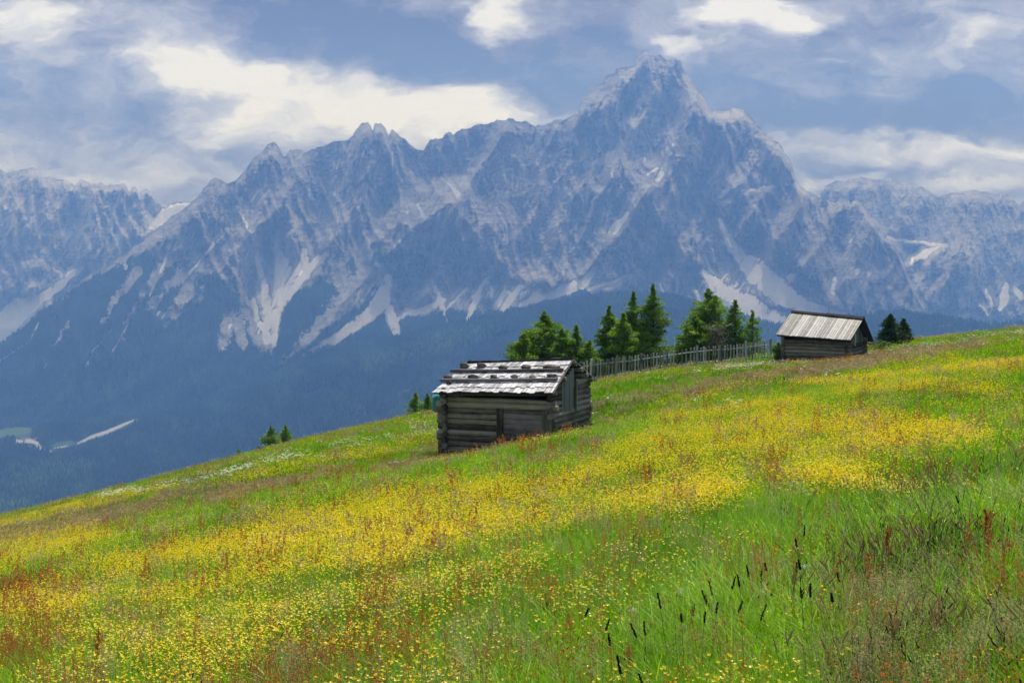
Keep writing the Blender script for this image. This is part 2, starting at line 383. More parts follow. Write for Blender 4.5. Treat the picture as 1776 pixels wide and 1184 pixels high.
main_scree = [L(405,345,2, 440,415,3, 447,445,5, 458,500,9, 464,550,9, 462,592,6), L(480,395,3, 479,430,7, 490,460,16, 487,500,15, 478,545,11, 476,596,6), L(440,520,5, 450,560,6, 470,590,5),
  L(528,432,5, 530,460,13, 508,495,14, 487,528,7), L(562,438,4, 535,470,8, 500,515,6),
  L(672,483,9, 664,520,16, 640,548,13, 590,582,10, 545,606,6, 526,614,2), L(672,525,7, 680,555,12, 688,578,8), L(750,483,3, 763,520,8, 770,540,3, 777,563,3),
  L(700,545,5, 735,538,8, 770,520,5), L(808,499,3, 781,532,3), L(839,487,3, 824,522,8, 808,560,4), L(878,495,3, 868,520,6, 858,537,4),
  L(909,491,3, 885,520,7, 872,537,5), L(944,495,3, 925,518,8, 905,528,6), L(1034,464,5, 1015,488,11, 975,504,10, 930,520,6), L(839,475,2, 853,502,3, 851,520,3),
  L(1250,382,4, 1262,414,8, 1284,447,14, 1309,468,24, 1351,506,24, 1400,535,15, 1470,550,6), L(1222,470,6, 1246,500,14, 1300,530,20, 1350,558,16),
  L(1140,490,3, 1161,519,4), L(1203,500,4, 1212,520,6), L(1098,473,3, 1060,490,5, 1022,502,4), L(1089,371,4, 1062,399,9), L(1157,278,3, 1150,295,6, 1142,310,7),
  L(1450,481,4, 1444,505,5, 1463,534,4), L(1241,352,3, 1288,331,4, 1340,323,3), L(703,545,4,690,555,4)]
main_patch = [L(326,511,12, 330,512,12), L(277,546,12, 290,544,10), L(412,557,14, 400,565,12), L(640,500,18, 620,520,14), L(1466,462,18, 1508,478,14, 1478,512,18),  # last patch: sunlit rock put into the colour as pale scree
  L(900,260,14, 920,270,14), L(1480,400,8, 1470,450,10), L(1560,520,8, 1620,545,8), L(460,540,26, 450,570,22), L(350,500,8, 347,528,6), L(1180,530,10, 1215,540,14), L(1300,500,30, 1260,480,20),
  L(215,590,7, 225,600,5), L(75,640,5, 90,630,4), L(420,420,12, 430,470,14), L(290,440,10,330,400,8), L(720,540,14, 850,510,14, 950,505,12)]
main_thin = [L(67,560,2.2, 53,592,2.5, 0,626,2.2, -60,655,2), L(195,571,2.0, 160,610,3, 149,635,3), L(223,560,2, 195,610,3), L(294,422,4, 284,457,4, 259,514,2.5), L(390,404,3, 355,443,3.5, 312,493,2.5),
  L(362,376,3, 371,422,3), L(383,582,2.5, 386,604,3), L(62,683,1.5, 50,695,2.2), L(80,685,1.5, 68,697,2), L(510,608,2, 497,620,2), L(455,640,1.5, 445,650,1.5), L(420,340,2, 425,400,2.5), L(585,285,2,580,340,2.5,590,400,2)]
main_snow = [L(1032,240,1.8, 1046,268,2), L(1236,268,1.6, 1232,295,2.2, 1237,346,2), L(1248,380,3, 1256,398,2.6), L(1167,250,1.6, 1166,258,2.6), L(1140,204,2.6, 1145,206,2.6), L(536,330,3, 535,347,3), L(1123,303,2, 1140,292,2.4),
  L(765,308,2, 785,326,3, 794,337,5), L(724,355,2, 736,377,3.6), L(783,366,5, 785,369,4), L(694,416,2.4, 684,428,1.8), L(707,367,2.6, 705,370,2), L(680,265,1.2, 681,288,1.6), L(633,250,1.4, 638,264,1.8),
  L(762,290,1.5, 761,300,1.5), L(1060,300,1.6, 1062,308,1.6), L(1118,268,1.3,1119,280,1.3), L(524,470,1.6, 520,477,1.4), L(812,292,1.4,813,300,1.4), L(840,310,1.4,841,318,1.4), L(1262,414,2, 1268,428,2)]
main_spurs = [(Q(1215,200, 1190,260, 1150,320, 1110,350, 1060,430, 1020,500), 300, 75), (Q(1300,200, 1345,260, 1380,330, 1400,420, 1430,500), 230, 70),
  (Q(1120,95, 1110,180, 1090,260, 1040,340), 160, 60), (Q(1180,110, 1200,190), 120, 40), (Q(1290,340, 1330,400, 1400,470), 200, 60),
  (Q(781,355, 711,398, 649,460, 594,530, 530,600), 300, 60), (Q(781,355, 850,430, 900,490), 170, 60), (Q(660,212, 690,300, 715,365), 150, 45), (Q(640,216, 600,320, 570,430), 190, 60),
  (Q(475,250, 470,330, 430,400, 400,480), 210, 60), (Q(1000,200, 985,300, 965,400, 940,490), 190, 60), (Q(365,310, 330,380, 250,470, 180,560, 100,640), 170, 90), (Q(520,262, 505,350, 505,420), 130, 40),
  (Q(880,210, 870,300, 880,380), 120, 50), (Q(1095,300, 1180,420, 1230,500), 180, 60), (Q(1487,346, 1500,420, 1480,520), 200, 55), (Q(560,480, 500,600, 420,700), 160, 80),
  (Q(1070,120, 1050,200, 1060,290), 120, 35), (Q(1240,200, 1270,280, 1260,340), 120, 40)]
DT_MAIN = [(-.30, 3800), (-.16, 4400), (-.12, 4800), (-.06, 5400), (0, 6150), (.05, 6600), (.10, 6950), (.145, 7200)]
sm = massif('mountain', -300, 1900, 1500, 460, MAIN_RIDGE, MAIN_FOOT, DT_MAIN, FOREST_LINE, main_scree, main_snow, main_spurs, mat=ROCK, seed=3,
            label='grey limestone massif with jagged summit, scree fans and snow patches', patches=main_patch, thin=main_thin, bare=[L(440,470,26, 450,540,32, 460,590,22), L(395,390,14, 340,450,14, 290,500,9, 250,540,5), L(340,470,12, 320,515,12, 290,560,9), L(400,540,12, 385,600,12), L(640,460,20, 600,520,22, 540,580,12, 490,625,5), L(300,440,12, 255,500,9, 215,560,5), L(720,470,40, 850,500,30), L(575,450,26, 600,500,20), L(415,560,14, 420,600,10), L(240,470,8, 200,520,7, 180,560,5), L(1180,500,40, 1300,540,30), L(120,560,5,90,600,4)], dark=[L(650,450,12, 720,440,10, 740,470,12), L(1050,440,8,1090,400,6), L(700,470,10,660,500,10), L(1380,470,8,1420,500,8)])

LEFT_RIDGE = Q(-900,330, -300,280, -100,300, 0,296, 21,301, 35,296, 53,291, 66,296, 68,307, 85,305, 103,314, 130,320, 142,312, 160,315, 192,323, 206,319, 217,320, 225,331, 231,325, 238,328, 243,339, 252,330, 263,332, 271,349, 280,348, 287,355, 302,351, 337,350, 380,352, 500,420, 700,520)
LEFT_FOOT = Q(-900,900, 0,660, 150,520, 300,440, 400,420, 700,560)
left_scree = [L(140,463,6, 110,490,9, 75,515,11, 46,535,14, 10,570,20, -20,600,22), L(90,462,1.6, 105,478,4), L(60,510,3, 30,530,14, 0,560,18), L(258,374,6, 264,392,10, 285,372,12, 310,360,9, 337,353,5)]
sl = massif('mountain', -420, 480, 620, 230, LEFT_RIDGE, LEFT_FOOT, [(-.2, 6600), (-.05, 7300), (.02, 7900), (.07, 8300)], None, left_scree,
            [L(90,463,2, 100,473,2), L(120,465,2.5, 117,474,3, 113,480,2), L(8,358,3,16,366,3)], [(Q(60,292, 50,360, 80,440, 60,500), 220, 80), (Q(150,312, 170,380, 150,440), 180, 60), (Q(225,325, 240,380, 200,440), 180, 50), (Q(-40,300, 0,400, -20,480), 200, 60), (Q(255,332, 268,365), 60, 16)],
            mat=ROCK, seed=14, jag=4, label='jagged grey rock wall at the far left with a pale scree chute', patches=[L(75,395,7, 105,415,8), L(55,375,4,65,385,4), L(60,480,8,90,490,7), L(145,400,5,155,405,5)])

RIGHT_RIDGE = Q(1300,420, 1380,352, 1425,336, 1432,322, 1450,314, 1466,315, 1478,309, 1500,308, 1520,312, 1545,310, 1558,322, 1566,314, 1578,322, 1592,326, 1600,324, 1610,331, 1624,341, 1650,335, 1668,333, 1690,331, 1714,334, 1726,336, 1745,335, 1756,344, 1768,356, 1774,349, 1790,340, 1900,320, 2100,360, 2600,380)
RIGHT_FOOT = Q(1300,620, 1500,640, 1800,640, 2600,700)
right_scree = [L(1626,428,4, 1600,443,8, 1580,458,6), L(1709,502,3, 1716,520,6, 1720,534,3), L(1745,493,6, 1742,515,11, 1735,535,5), L(1760,500,5, 1775,520,5), L(1700,528,3, 1712,545,3), L(1530,410,3, 1580,420,4, 1640,425,3)]
sr = massif('mountain', 1340, 2200, 560, 260, RIGHT_RIDGE, RIGHT_FOOT, [(-.09, 6300), (-.05, 6700), (0, 7300), (.03, 7800), (.06, 8100)], Q(1300,600, 1600,560, 1650,532, 1700,545, 1760,548, 1776,540, 2600,540), right_scree,
            [L(1582,448,2, 1583,456,2.5)], [(Q(1572,476, 1610,448, 1655,425, 1710,412, 1790,395, 1900,380), 170, 110), (Q(1480,310, 1500,380), 160, 60), (Q(1560,315, 1570,390), 140, 50), (Q(1690,333, 1700,400, 1680,480), 160, 60), (Q(1660,430, 1640,500, 1600,540), 150, 50)],
            mat=ROCK, seed=27, jag=2.5, label='rounded grey rock ridge with ledges at the far right', dark=[L(1640,500,12, 1672,488,12), L(1600,490,5, 1640,470,5), L(1690,540,9, 1640,535,9)], patches=[L(1740,500,12, 1760,520,12)])

# ---- forested foothills and the valley floor in front of the massif
HILL_TOP = Q(-900,840, -200,756, 0,742, 60,740, 130,742, 240,722, 330,706, 420,680, 525,628, 600,602, 690,588, 780,566, 850,552, 900,540, 1000,521, 1060,513, 1160,514, 1230,534, 1340,566, 1420,566, 1500,550, 1560,545, 1620,553, 1700,566, 1776,566, 1900,560, 2700,600)
pxh = np.linspace(-420, 2250, 1100); toph = col_interp(HILL_TOP, pxh) + 2.0*fbm(pxh/45, pxh*0, 3, 77)
nyh = 300; Th = np.linspace(0, 1, nyh)[:, None]
both = np.interp(pxh, [-420, 0, 1776, 2250], [1230, 1130, 820, 760])
PXH = np.repeat(pxh[None], nyh, 0); PYH = both[None] + (toph-both)[None]*Th**.8
vh = (HY-PYH)/FPX; uh = (PXH-CX)/FPX; vt = ((HY-toph)/FPX)[None]
d2 = np.interp(pxh, [-420, 0, 240, 525, 700, 1000, 1300, 1500, 2250], [4500, 4500, 4700, 4750, 4700, 4800, 4700, 4100, 4100])[None]
DH = 1/(1/d2 + (vt-vh)*.0021)
DH = DH*(1 + .10*np.clip(Th*6, 0, 1)*np.clip((1-Th)*8, 0, 1)*(1.5*fbm(PXH/210+PYH/140, PYH/110, 5, 81)) )
ZH = vh*DH
river = strokes(PXH, PYH, [L(135,769,1.5, 160,757,3.0, 185,749,3.0, 210,738,2.6, 235,727,1.0), L(30,765,3.0, 52,764,3.5, 64,768,3.0, 70,778,2.2, 90,783,1.5, 112,786,1.0), L(95,777,1.2, 118,773,1.2), L(8,720,1.2, 9,730,1.5), L(27,705,1,30,712,1)], .4)
field = strokes(PXH, PYH, [L(95,772,3, 108,770,4.5, 124,767,3), L(-30,752,6, 0,752,6, 30,748,7, 48,745,6)], .4)
clear = strokes(PXH, PYH, [L(690,687,4, 700,682,5, 712,680,4), L(1630,568,3, 1645,567,4)], .8)
larch = strokes(PXH, PYH, [L(-40,860,28, 20,845,26, 90,825,22, 150,815,16), L(640,640,14, 760,600,16, 850,580,14), L(0,890,14, 60,880,10)], .9)  # lower left: sunlit forest put into the tree tint as paler larches
idx = np.arange(nyh*len(pxh)).reshape(nyh, -1)
FH = np.stack([idx[:-1, :-1], idx[:-1, 1:], idx[1:, 1:], idx[1:, :-1]], -1).reshape(-1, 4)
m_, nt, out = newmat('wooded_hill_ground'); co = objco(nt)
a = noise(nt, mapping(nt, co, (.012, .012, .012)), 1, 6, .65)
c_ = ramp(nt, a, [(.35, (.012, .026, .012)), (.7, (.030, .055, .020))])
c_ = mixc(nt, attr(nt, 'field'), c_, (.06, .105, .04)); c_ = mixc(nt, attr(nt, 'clearing'), c_, (.20, .17, .15)); c_ = mixc(nt, attr(nt, 'river'), c_, (.44, .42, .39))
principled(nt, out, c_, .95, .1, a, .6, 8.0)
hill = mesh_np('valley', np.stack([uh*DH, DH, ZH], -1).reshape(-1, 3), FH, m_, attrs=dict(field=field, river=river, clearing=clear), smooth=True)
tag(hill, 'wooded foothills and valley floor with fields and gravel river bed', None, None, 'structure')

# ---- far forest: instanced conifers
def conifer_proto(name, seed, mat, n=5, spread=.17):
    random.seed(seed); mb = MB()
    for k in range(n):
        z0 = .06 + .88*k/n; z1 = min(1.0, z0 + .34); r = spread*(1-k/n)**.8 + .02
        m = 7; ph = random.random()*6
        vs = [(0, 0, z1)]
        for j in range(m):
            rr = r*random.uniform(.65, 1.25); th = ph + 2*math.pi*j/m
            vs.append((rr*math.cos(th), rr*math.sin(th), z0 + random.uniform(-.03, .03)))
        mb.add(vs, [(0, 1+j, 1+(j+1) % m) for j in range(m)], random.random())
    mb.log((0, 0, 0), (0, 0, .3), .02, .015, n=4, seg=1, wob=0)
    o = mb.build(name, mat); COL.objects.unlink(o); return o

def far_tree_mat():
    m, nt, out = newmat('far_conifer'); t = attr(nt, 'tint', 'INSTANCER', 'Fac'); r = attr(nt, 'tint')
    oi = N(nt, 'ShaderNodeObjectInfo').outputs['Random']
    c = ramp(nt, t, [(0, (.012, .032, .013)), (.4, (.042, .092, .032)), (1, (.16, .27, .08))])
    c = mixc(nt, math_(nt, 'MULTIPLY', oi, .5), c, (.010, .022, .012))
    principled(nt, out, c, .9, .1); return m
FTM = far_tree_mat()

def instancer(name, pts, rot, scl, idx_, protos, tint=None, label=None):
    """one object scattering prototype meshes over points (geometry nodes)"""
    cn = bpy.data.collections.new(name + '_kinds')
    for k, p in enumerate(protos): p.name = 'k%02d_%s' % (k, p.name); cn.objects.link(p)
    me = bpy.data.meshes.new(name); n = len(pts)
    me.vertices.add(n); me.vertices.foreach_set('co', np.asarray(pts, np.float32).ravel())
    def at(nm, ty, key, arr):
        q = me.attributes.new(nm, ty, 'POINT'); q.data.foreach_set(key, np.asarray(arr).ravel())
    at('rot', 'FLOAT_VECTOR', 'vector', np.asarray(rot, np.float32))
    at('scl', 'FLOAT_VECTOR', 'vector', np.asarray(scl, np.float32))
    at('pick', 'INT', 'value', np.asarray(idx_, np.int32))
    at('tint', 'FLOAT', 'value', np.asarray(tint if tint is not None else np.zeros(n), np.float32))
    o = bpy.data.objects.new(name, me); COL.objects.link(o)
    ng = bpy.data.node_groups.new(name + '_scatter', 'GeometryNodeTree')
    ng.interface.new_socket('Geometry', in_out='INPUT', socket_type='NodeSocketGeometry')
    ng.interface.new_socket('Geometry', in_out='OUTPUT', socket_type='NodeSocketGeometry')
    gi = ng.nodes.new('NodeGroupInput'); go = ng.nodes.new('NodeGroupOutput')
    ci = ng.nodes.new('GeometryNodeCollectionInfo'); ci.inputs['Collection'].default_value = cn
    ci.inputs['Separate Children'].default_value = True; ci.inputs['Reset Children'].default_value = True
    ip = ng.nodes.new('GeometryNodeInstanceOnPoints'); ip.inputs['Pick Instance'].default_value = True
    def na(nm, ty):
        q = ng.nodes.new('GeometryNodeInputNamedAttribute'); q.data_type = ty; q.inputs['Name'].default_value = nm
        return [s for s in q.outputs if s.enabled and s.name == 'Attribute'][0]
    lk = ng.links.new
    lk(gi.outputs[0], ip.inputs['Points']); lk(ci.outputs[0], ip.inputs['Instance'])
    lk(na('pick', 'INT'), ip.inputs['Instance Index']); lk(na('rot', 'FLOAT_VECTOR'), ip.inputs['Rotation']); lk(na('scl', 'FLOAT_VECTOR'), ip.inputs['Scale'])
    lk(ip.outputs[0], go.inputs[0])
    md = o.modifiers.new('scatter', 'NODES'); md.node_group = ng
    return o

def sample_grid(X, Y, Z, wgt, n):
    # pick cells by weight and jitter inside them
    w_ = wgt[:-1, :-1].ravel(); w_ = w_/w_.sum()
    ce = rng.choice(len(w_), n, p=w_); nx = X.shape[1]-1
    i, j = ce//nx, ce % nx; a, b = rng.random(n), rng.random(n)
    g = lambda A: (A[i, j]*(1-a)+A[i, j+1]*a)*(1-b) + (A[i+1, j]*(1-a)+A[i+1, j+1]*a)*b
    return g(X), g(Y), g(Z), i, j
def cell_area(X, Y, Z):
    P_ = np.stack([X, Y, Z], -1); A = np.zeros(X.shape)
    c = np.cross(P_[1:, :-1]-P_[:-1, :-1], P_[:-1, 1:]-P_[:-1, :-1]); A[:-1, :-1] = np.linalg.norm(c, axis=-1); return A

pts = []; hs = []; tt = []
crest = [(-300,975),(0,897),(150,860),(300,822),(450,783),(550,757),(650,737),(770,708),(900,680),(1010,655),(1100,640),(1200,628),(1350,610),(1500,602),(1600,590),(1776,570),(1900,556),(2100,530)]
A = cell_area(uh*DH, DH, ZH); vis = (PYH < col_interp(crest, pxh)[None] + 25)
dens = np.clip(.75+.5*fbm(PXH/60, PYH/35, 3, 90), .2, 1.2)
nofor = strokes(PXH, PYH, [L(128,774,6, 160,763,7, 185,755,7, 212,744,7, 238,731,5), L(30,770,6, 66,774,6, 90,786,4), L(92,778,7, 126,773,7), L(-30,758,9, 0,758,9, 48,751,9)], .3)
wgt = A*vis*(nofor < .3)*(river < .2)*(field < .2)*(clear < .25)*dens*((PXH > -150) & (PXH < 1930))
x, y, z, i, j = sample_grid(uh*DH, DH, ZH, wgt, 85000)
pts.append(np.stack([x, y, z-1], -1)); hs.append(rng.uniform(13, 25, len(x))*(.8+.3*rng.random(len(x))))
larch_sun = larch[i, j]; tt.append(np.clip(.30 + .50*fbm(PXH[i, j]/70, PYH[i, j]/40, 3, 95) + .75*larch_sun*rng.random(len(x)) + .12*rng.random(len(x)), 0, 1))
A = cell_area(sm['X'], sm['Y'], sm['Z'])
wgt = A*np.clip((sm['f']-.45)*2.4, 0, 1)*(sm['s'] < .25)*((sm['PX'] > -100) & (sm['PX'] < 1700))*(sm['PY'] < col_interp(HILL_TOP, sm['PX'][0])[None]+12)
x, y, z, i, j = sample_grid(sm['X'], sm['Y'], sm['Z'], wgt, 70000)
pts.append(np.stack([x, y, z-1], -1)); hs.append(rng.uniform(10, 20, len(x))*(.5+.5*sm['f'][i, j])); tt.append(np.clip(.22 + .55*fbm(sm['PX'][i, j]/55+sm['PY'][i, j]/80, sm['PY'][i, j]/45, 4, 97) + .22*rng.random(len(x)), 0, 1))
pts = np.vstack(pts); hs = np.concatenate(hs); tt = np.concatenate(tt); n = len(pts)
protos = [conifer_proto('fir', 100+k, FTM, 5, .15+.02*k) for k in range(4)]
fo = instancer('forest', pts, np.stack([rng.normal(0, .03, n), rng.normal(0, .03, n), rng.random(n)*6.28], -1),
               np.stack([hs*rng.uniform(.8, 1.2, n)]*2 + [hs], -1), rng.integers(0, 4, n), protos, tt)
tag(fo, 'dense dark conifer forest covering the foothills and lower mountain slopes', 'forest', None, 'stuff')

# ---- air: one closed box of thin even haze round everything
hz = MB(); hz.hexa([(-6500,-60,-1400),(6500,-60,-1400),(6500,9800,-1400),(-6500,9800,-1400),(-6500,-60,1250),(6500,-60,1250),(6500,9800,1250),(-6500,9800,1250)])
hm, nt, out = newmat('haze'); pv = N(nt, 'ShaderNodeVolumePrincipled')
HAZE_D = 1.25e-4; pv.inputs['Color'].default_value = (.185, .395, 1.0, 1); pv.inputs['Absorption Color'].default_value = (1, 1, 1, 1)
pv.inputs['Density'].default_value = HAZE_D; pv.inputs['Anisotropy'].default_value = 0.15
nt.links.new(pv.outputs[0], out.inputs['Volume'])
tag(hz.build('haze', hm), 'blue summer haze filling the valley air', 'haze', None, 'stuff')

# ---- unseen cloud slab added above the frame to weaken the sun on the mountains
cxg = np.linspace(-9500, 11000, 90); cyg = np.linspace(5200, 12500, 60); CXG, CYG = np.meshgrid(cxg, cyg)
thk = 260 + 420*np.clip(.5+fbm(CXG/1400, CYG/1100, 4, 131), 0, 1); edge_ = np.minimum.reduce([sstep(0, 1200, CXG+9500), sstep(0, 1200, 11000-CXG), sstep(0, 900, CYG-5200), sstep(0, 900, 12500-CYG)])
top_ = 2950 + thk*edge_; bot_ = 2940 - 60*edge_ + 60*fbm(CXG/900, CYG/900, 3, 133)*edge_
nn = CXG.size; gi_ = np.arange(nn).reshape(CXG.shape)
fq = np.stack([gi_[:-1, :-1], gi_[:-1, 1:], gi_[1:, 1:], gi_[1:, :-1]], -1).reshape(-1, 4)
rim = np.concatenate([gi_[0, :], gi_[1:, -1], gi_[-1, ::-1][1:], gi_[::-1, 0][1:]]); rq = np.stack([rim[:-1], rim[1:], rim[1:]+nn, rim[:-1]+nn], -1)
cm_, nt, out = newmat('shade_cloud_film'); 
tr_ = N(nt, 'ShaderNodeBsdfTransparent'); tl_ = N(nt, 'ShaderNodeBsdfTranslucent'); tl_.inputs['Color'].default_value = (.95, .95, .95, 1)
mx_ = N(nt, 'ShaderNodeMixShader'); cn_ = noise(nt, mapping(nt, objco(nt), (.0007, .0007, .0007)), 1, 5, .6)
fc = N(nt, 'ShaderNodeMapRange'); fc.inputs['From Min'].default_value = .38; fc.inputs['From Max'].default_value = .56; fc.inputs['To Min'].default_value = .34; fc.inputs['To Max'].default_value = .66; nt.links.new(cn_, fc.inputs['Value'])
nt.links.new(fc.outputs[0], mx_.inputs[0]); nt.links.new(tr_.outputs[0], mx_.inputs[1]); nt.links.new(tl_.outputs[0], mx_.inputs[2]); nt.links.new(mx_.outputs[0], out.inputs['Surface'])
clo = mesh_np('added_shade_clouds', np.vstack([np.stack([CXG, CYG, bot_], -1).reshape(-1, 3), np.stack([CXG, CYG, top_], -1).reshape(-1, 3)]), np.vstack([fq[:, ::-1], fq+nn, rq]), cm_, smooth=True)
tag(clo, 'unseen cloud slab added above the frame to soften the sun on the mountains', 'added_shade_clouds', None, 'stuff')

# ================================================================== MEADOW
EYE = 2.1
CREST = np.array([(-3000, 1500), (-300, 962), (0, 899), (150, 862), (300, 824), (450, 785), (550, 759), (650, 739), (770, 711), (900, 683), (1010, 659), (1100, 643), (1200, 631), (1350, 615), (1500, 604), (1600, 592), (1776, 572), (2100, 534), (4500, 200)], float)
_cx = np.linspace(-3000, 4500, 751); _cy = np.interp(_cx, CREST[:, 0], CREST[:, 1])
_k = np.hanning(23); _k /= _k.sum(); _cy = np.convolve(np.pad(_cy, 11, mode='edge'), _k, 'valid')
YC = 110.0
def ground(x, y, detail=True):
    x = np.asarray(x, float); y = np.asarray(y, float)
    ys = np.maximum(y, 2.0); px = CX + FPX*np.clip(x/ys, -1.5, 1.5)
    vc = (HY - np.interp(px, _cx, _cy))/FPX
    k = sstep(4, 60, y)                                   # near the eye the slope is an even plane
    pl = .184*x - .0985*y
    z = (ys*vc + EYE/YC*ys)*k + pl*(1-k) - EYE
    z = np.where(y < 2, .184*x - .0985*y - EYE, z)
    over = np.maximum(y-YC, 0)
    z = z - np.where(over < 35, .005*over**2, .005*35**2 + .35*(over-35))
    if detail: z = z + (.05*fbm(x/1.6, y/1.6, 3, 5) + .28*fbm(x/17, y/15, 2, 6)*sstep(8, 30, y)*sstep(118, 92, y))
    # the huts stand on slightly hollowed pads
    z = z - .80*np.exp(-((x-.2)**2/60 + (y-52.5)**2/90)) - .75*np.exp(-((x-2.6)**2/16 + (y-58)**2/40)) - .30*np.exp(-((x-17.5)**2/40 + (y-85)**2/60))
    return z
def gz(x, y): return float(ground(np.array([x]), np.array([y]))[0])
def PT(px, py, d): return Vector(((px-CX)/FPX*d, d, (HY-py)/FPX*d))
def GP(px, d): x = (px-CX)/FPX*d; return Vector((x, d, gz(x, d)))

# ground sheet
ys_ = np.concatenate([np.linspace(-25, 3, 30), 3+np.cumsum(np.linspace(.12, 1.0, 190)), ])
ys_ = np.concatenate([ys_[ys_ < 125], np.geomspace(125, 1500, 60)])
us_ = np.linspace(-1.0, 1.0, 420)
XX = us_[None]*(np.maximum(ys_, 0)+30)[:, None]; YY = np.repeat(ys_[:, None], len(us_), 1)
ZZ = ground(XX, YY)
idx = np.arange(XX.size).reshape(XX.shape)
F = np.stack([idx[:-1, :-1], idx[:-1, 1:], idx[1:, 1:], idx[1:, :-1]], -1).reshape(-1, 4)
m_, nt, out = newmat('meadow_soil'); co = objco(nt)
a = noise(nt, co, .9, 6, .6); b = noise(nt, co, 9, 4, .6)
c_ = mixc(nt, b, ramp(nt, a, [(.35, (.030, .060, .010)), (.7, (.065, .110, .016))]), (.07, .065, .025))
principled(nt, out, c_, .95, .1, b, .6, .03)
mead = mesh_np('meadow', np.stack([XX, YY, ZZ], -1).reshape(-1, 3), F, m_, smooth=True)
tag(mead, 'steep alpine flower meadow falling away to the left', None, None, 'structure')

# ------------------------------------------------ what grows where (photograph measure of the patches)
YEL = [L(-60,950,22, 0,945,22, 100,928,22, 170,914,14), L(372,833,5, 480,808,8, 600,786,9, 700,765,8, 770,748,6),
 L(200,975,12, 290,950,16, 400,935,20, 500,905,28, 600,898,32, 700,872,34, 800,852,26, 900,842,24, 1000,822,24),
 L(420,965,14, 650,945,28, 750,922,28, 850,902,26, 950,882,22, 1060,870,14), L(960,830,12, 1100,785,28, 1200,760,34, 1300,748,40, 1400,742,40, 1500,740,32, 1600,742,22, 1700,748,12),
 L(1150,715,6, 1280,700,8, 1400,690,10), L(1141,691,5, 1212,683,5, 1300,660,5, 1345,655,5), L(1396,655,6, 1500,648,8, 1560,634,10, 1640,622,12, 1700,630,10, 1800,618,10),
 L(100,1100,20, 150,1085,25, 300,1095,34, 450,1080,34, 550,1045,28, 650,1022,22, 750,1000,18, 850,980,18, 950,962,10), L(-40,1050,14, 50,1040,18, 200,1050,22, 330,1022,18),
 L(1380,800,22, 1450,800,24, 1500,830,14, 1600,835,10), L(1250,832,22, 1150,850,20, 1050,868,14), L(0,905,5, 150,872,6, 300,838,5), L(560,1110,20, 640,1080,20), L(1450,672,6, 1600,660,8, 1740,668,6), L(1080,770,10, 1180,735,12)]
TAN = [L(-60,938,10, 0,926,10, 135,900,12, 270,874,12, 405,846,11, 508,824,7, 600,802,5), L(1030,700,12, 1100,688,9, 1200,668,8, 1300,648,7, 1400,640,7, 1480,628,6), L(1500,622,6, 1600,606,5, 1700,596,4), L(740,775,10, 700,790,7, 660,802,5),
 L(935,795,5, 990,780,8, 1050,765,10), L(300,935,8, 345,930,8), L(490,1015,10, 545,1008,9), L(60,1045,10, 110,1030,8), L(1420,1020,22, 1500,1030,40, 1600,1060,55, 1760,1060,50), L(1480,1140,40, 1650,1150,40), L(380,905,8, 480,880,7), L(100,895,4, 300,850,4)]
RUST = [L(430,838,4, 560,808,6, 660,788,6, 765,766,5), L(-20,1010,10, 60,1000,12), L(-40,1140,30, 60,1125,34, 160,1100,20, 190,1095,12), L(230,1020,8, 260,1015,8), L(160,1010,8, 190,1000,8), L(420,1160,24, 560,1135,34, 660,1125,34, 750,1095,30, 860,1085,30, 960,1080,30, 1010,1058,20),
 L(880,1045,14, 930,1035,14), L(1075,930,8, 1100,925,8), L(1160,945,10, 1230,940,8), L(1340,885,8, 1365,880,8), L(1430,622,5, 1540,606,5), L(880,770,4, 960,765,4), L(270,1060,12, 300,1070,10), L(1660,900,8,1700,960,14,1760,1010,18), L(1480,1060,20, 1560,1130,20), L(1410,632,4,1370,632,4), L(1280,1080,14,1330,1120,14), L(1000,1150,20,1080,1120,14)]
WHI = [L(550,772,4, 640,762,7, 700,750,8, 762,736,8), L(440,802,4, 540,780,4), L(180,858,3, 330,832,4, 440,806,3), L(1140,652,3, 1190,647,3.5, 1300,634,4, 1350,622,4), L(1480,612,3, 1620,594,3, 1776,574,3), L(690,782,5, 740,775,5), L(760,800,3, 800,803,3)]
BARE = [L(560,850,12, 650,832,16, 760,838,14, 840,815,14, 900,795,10), L(1050,700,3, 1250,650,3), L(1480,690,10, 1560,680,8), L(900,1000,14, 1050,960,18, 1150,930,14), L(1280,900,25, 1420,900,35, 1600,900,40), L(640,990,12, 560,1000,8)]
def project(x, y, z): return CX + FPX*x/y, HY - FPX*z/y

def scatter(n, y0, y1, power=1.0, um=.47):
    """points on the meadow; density per ground area ~ y^-power"""
    e = 2-power
    t = rng.random(n); y = (y0**e + (y1**e - y0**e)*t)**(1/e) if abs(e) > 1e-6 else y0*(y1/y0)**t
    x = (rng.random(n)*2-1)*um*y + rng.normal(0, .3, n)
    z = ground(x, y); px, py = project(x, y, z)
    m = ~(((np.abs((x+2.59)*.927-(y-56)*.375-2.2) < 2.3) & (np.abs((x+2.59)*.375+(y-56)*.927-2.2) < 2.2)))
    m &= ~(((np.abs((x-16.8)*.940-(y-88)*.342-2.2) < 2.2) & (np.abs((x-16.8)*.342+(y-88)*.940-2.0) < 2.0)))
    return x[m], y[m], z[m], px[m], py[m]

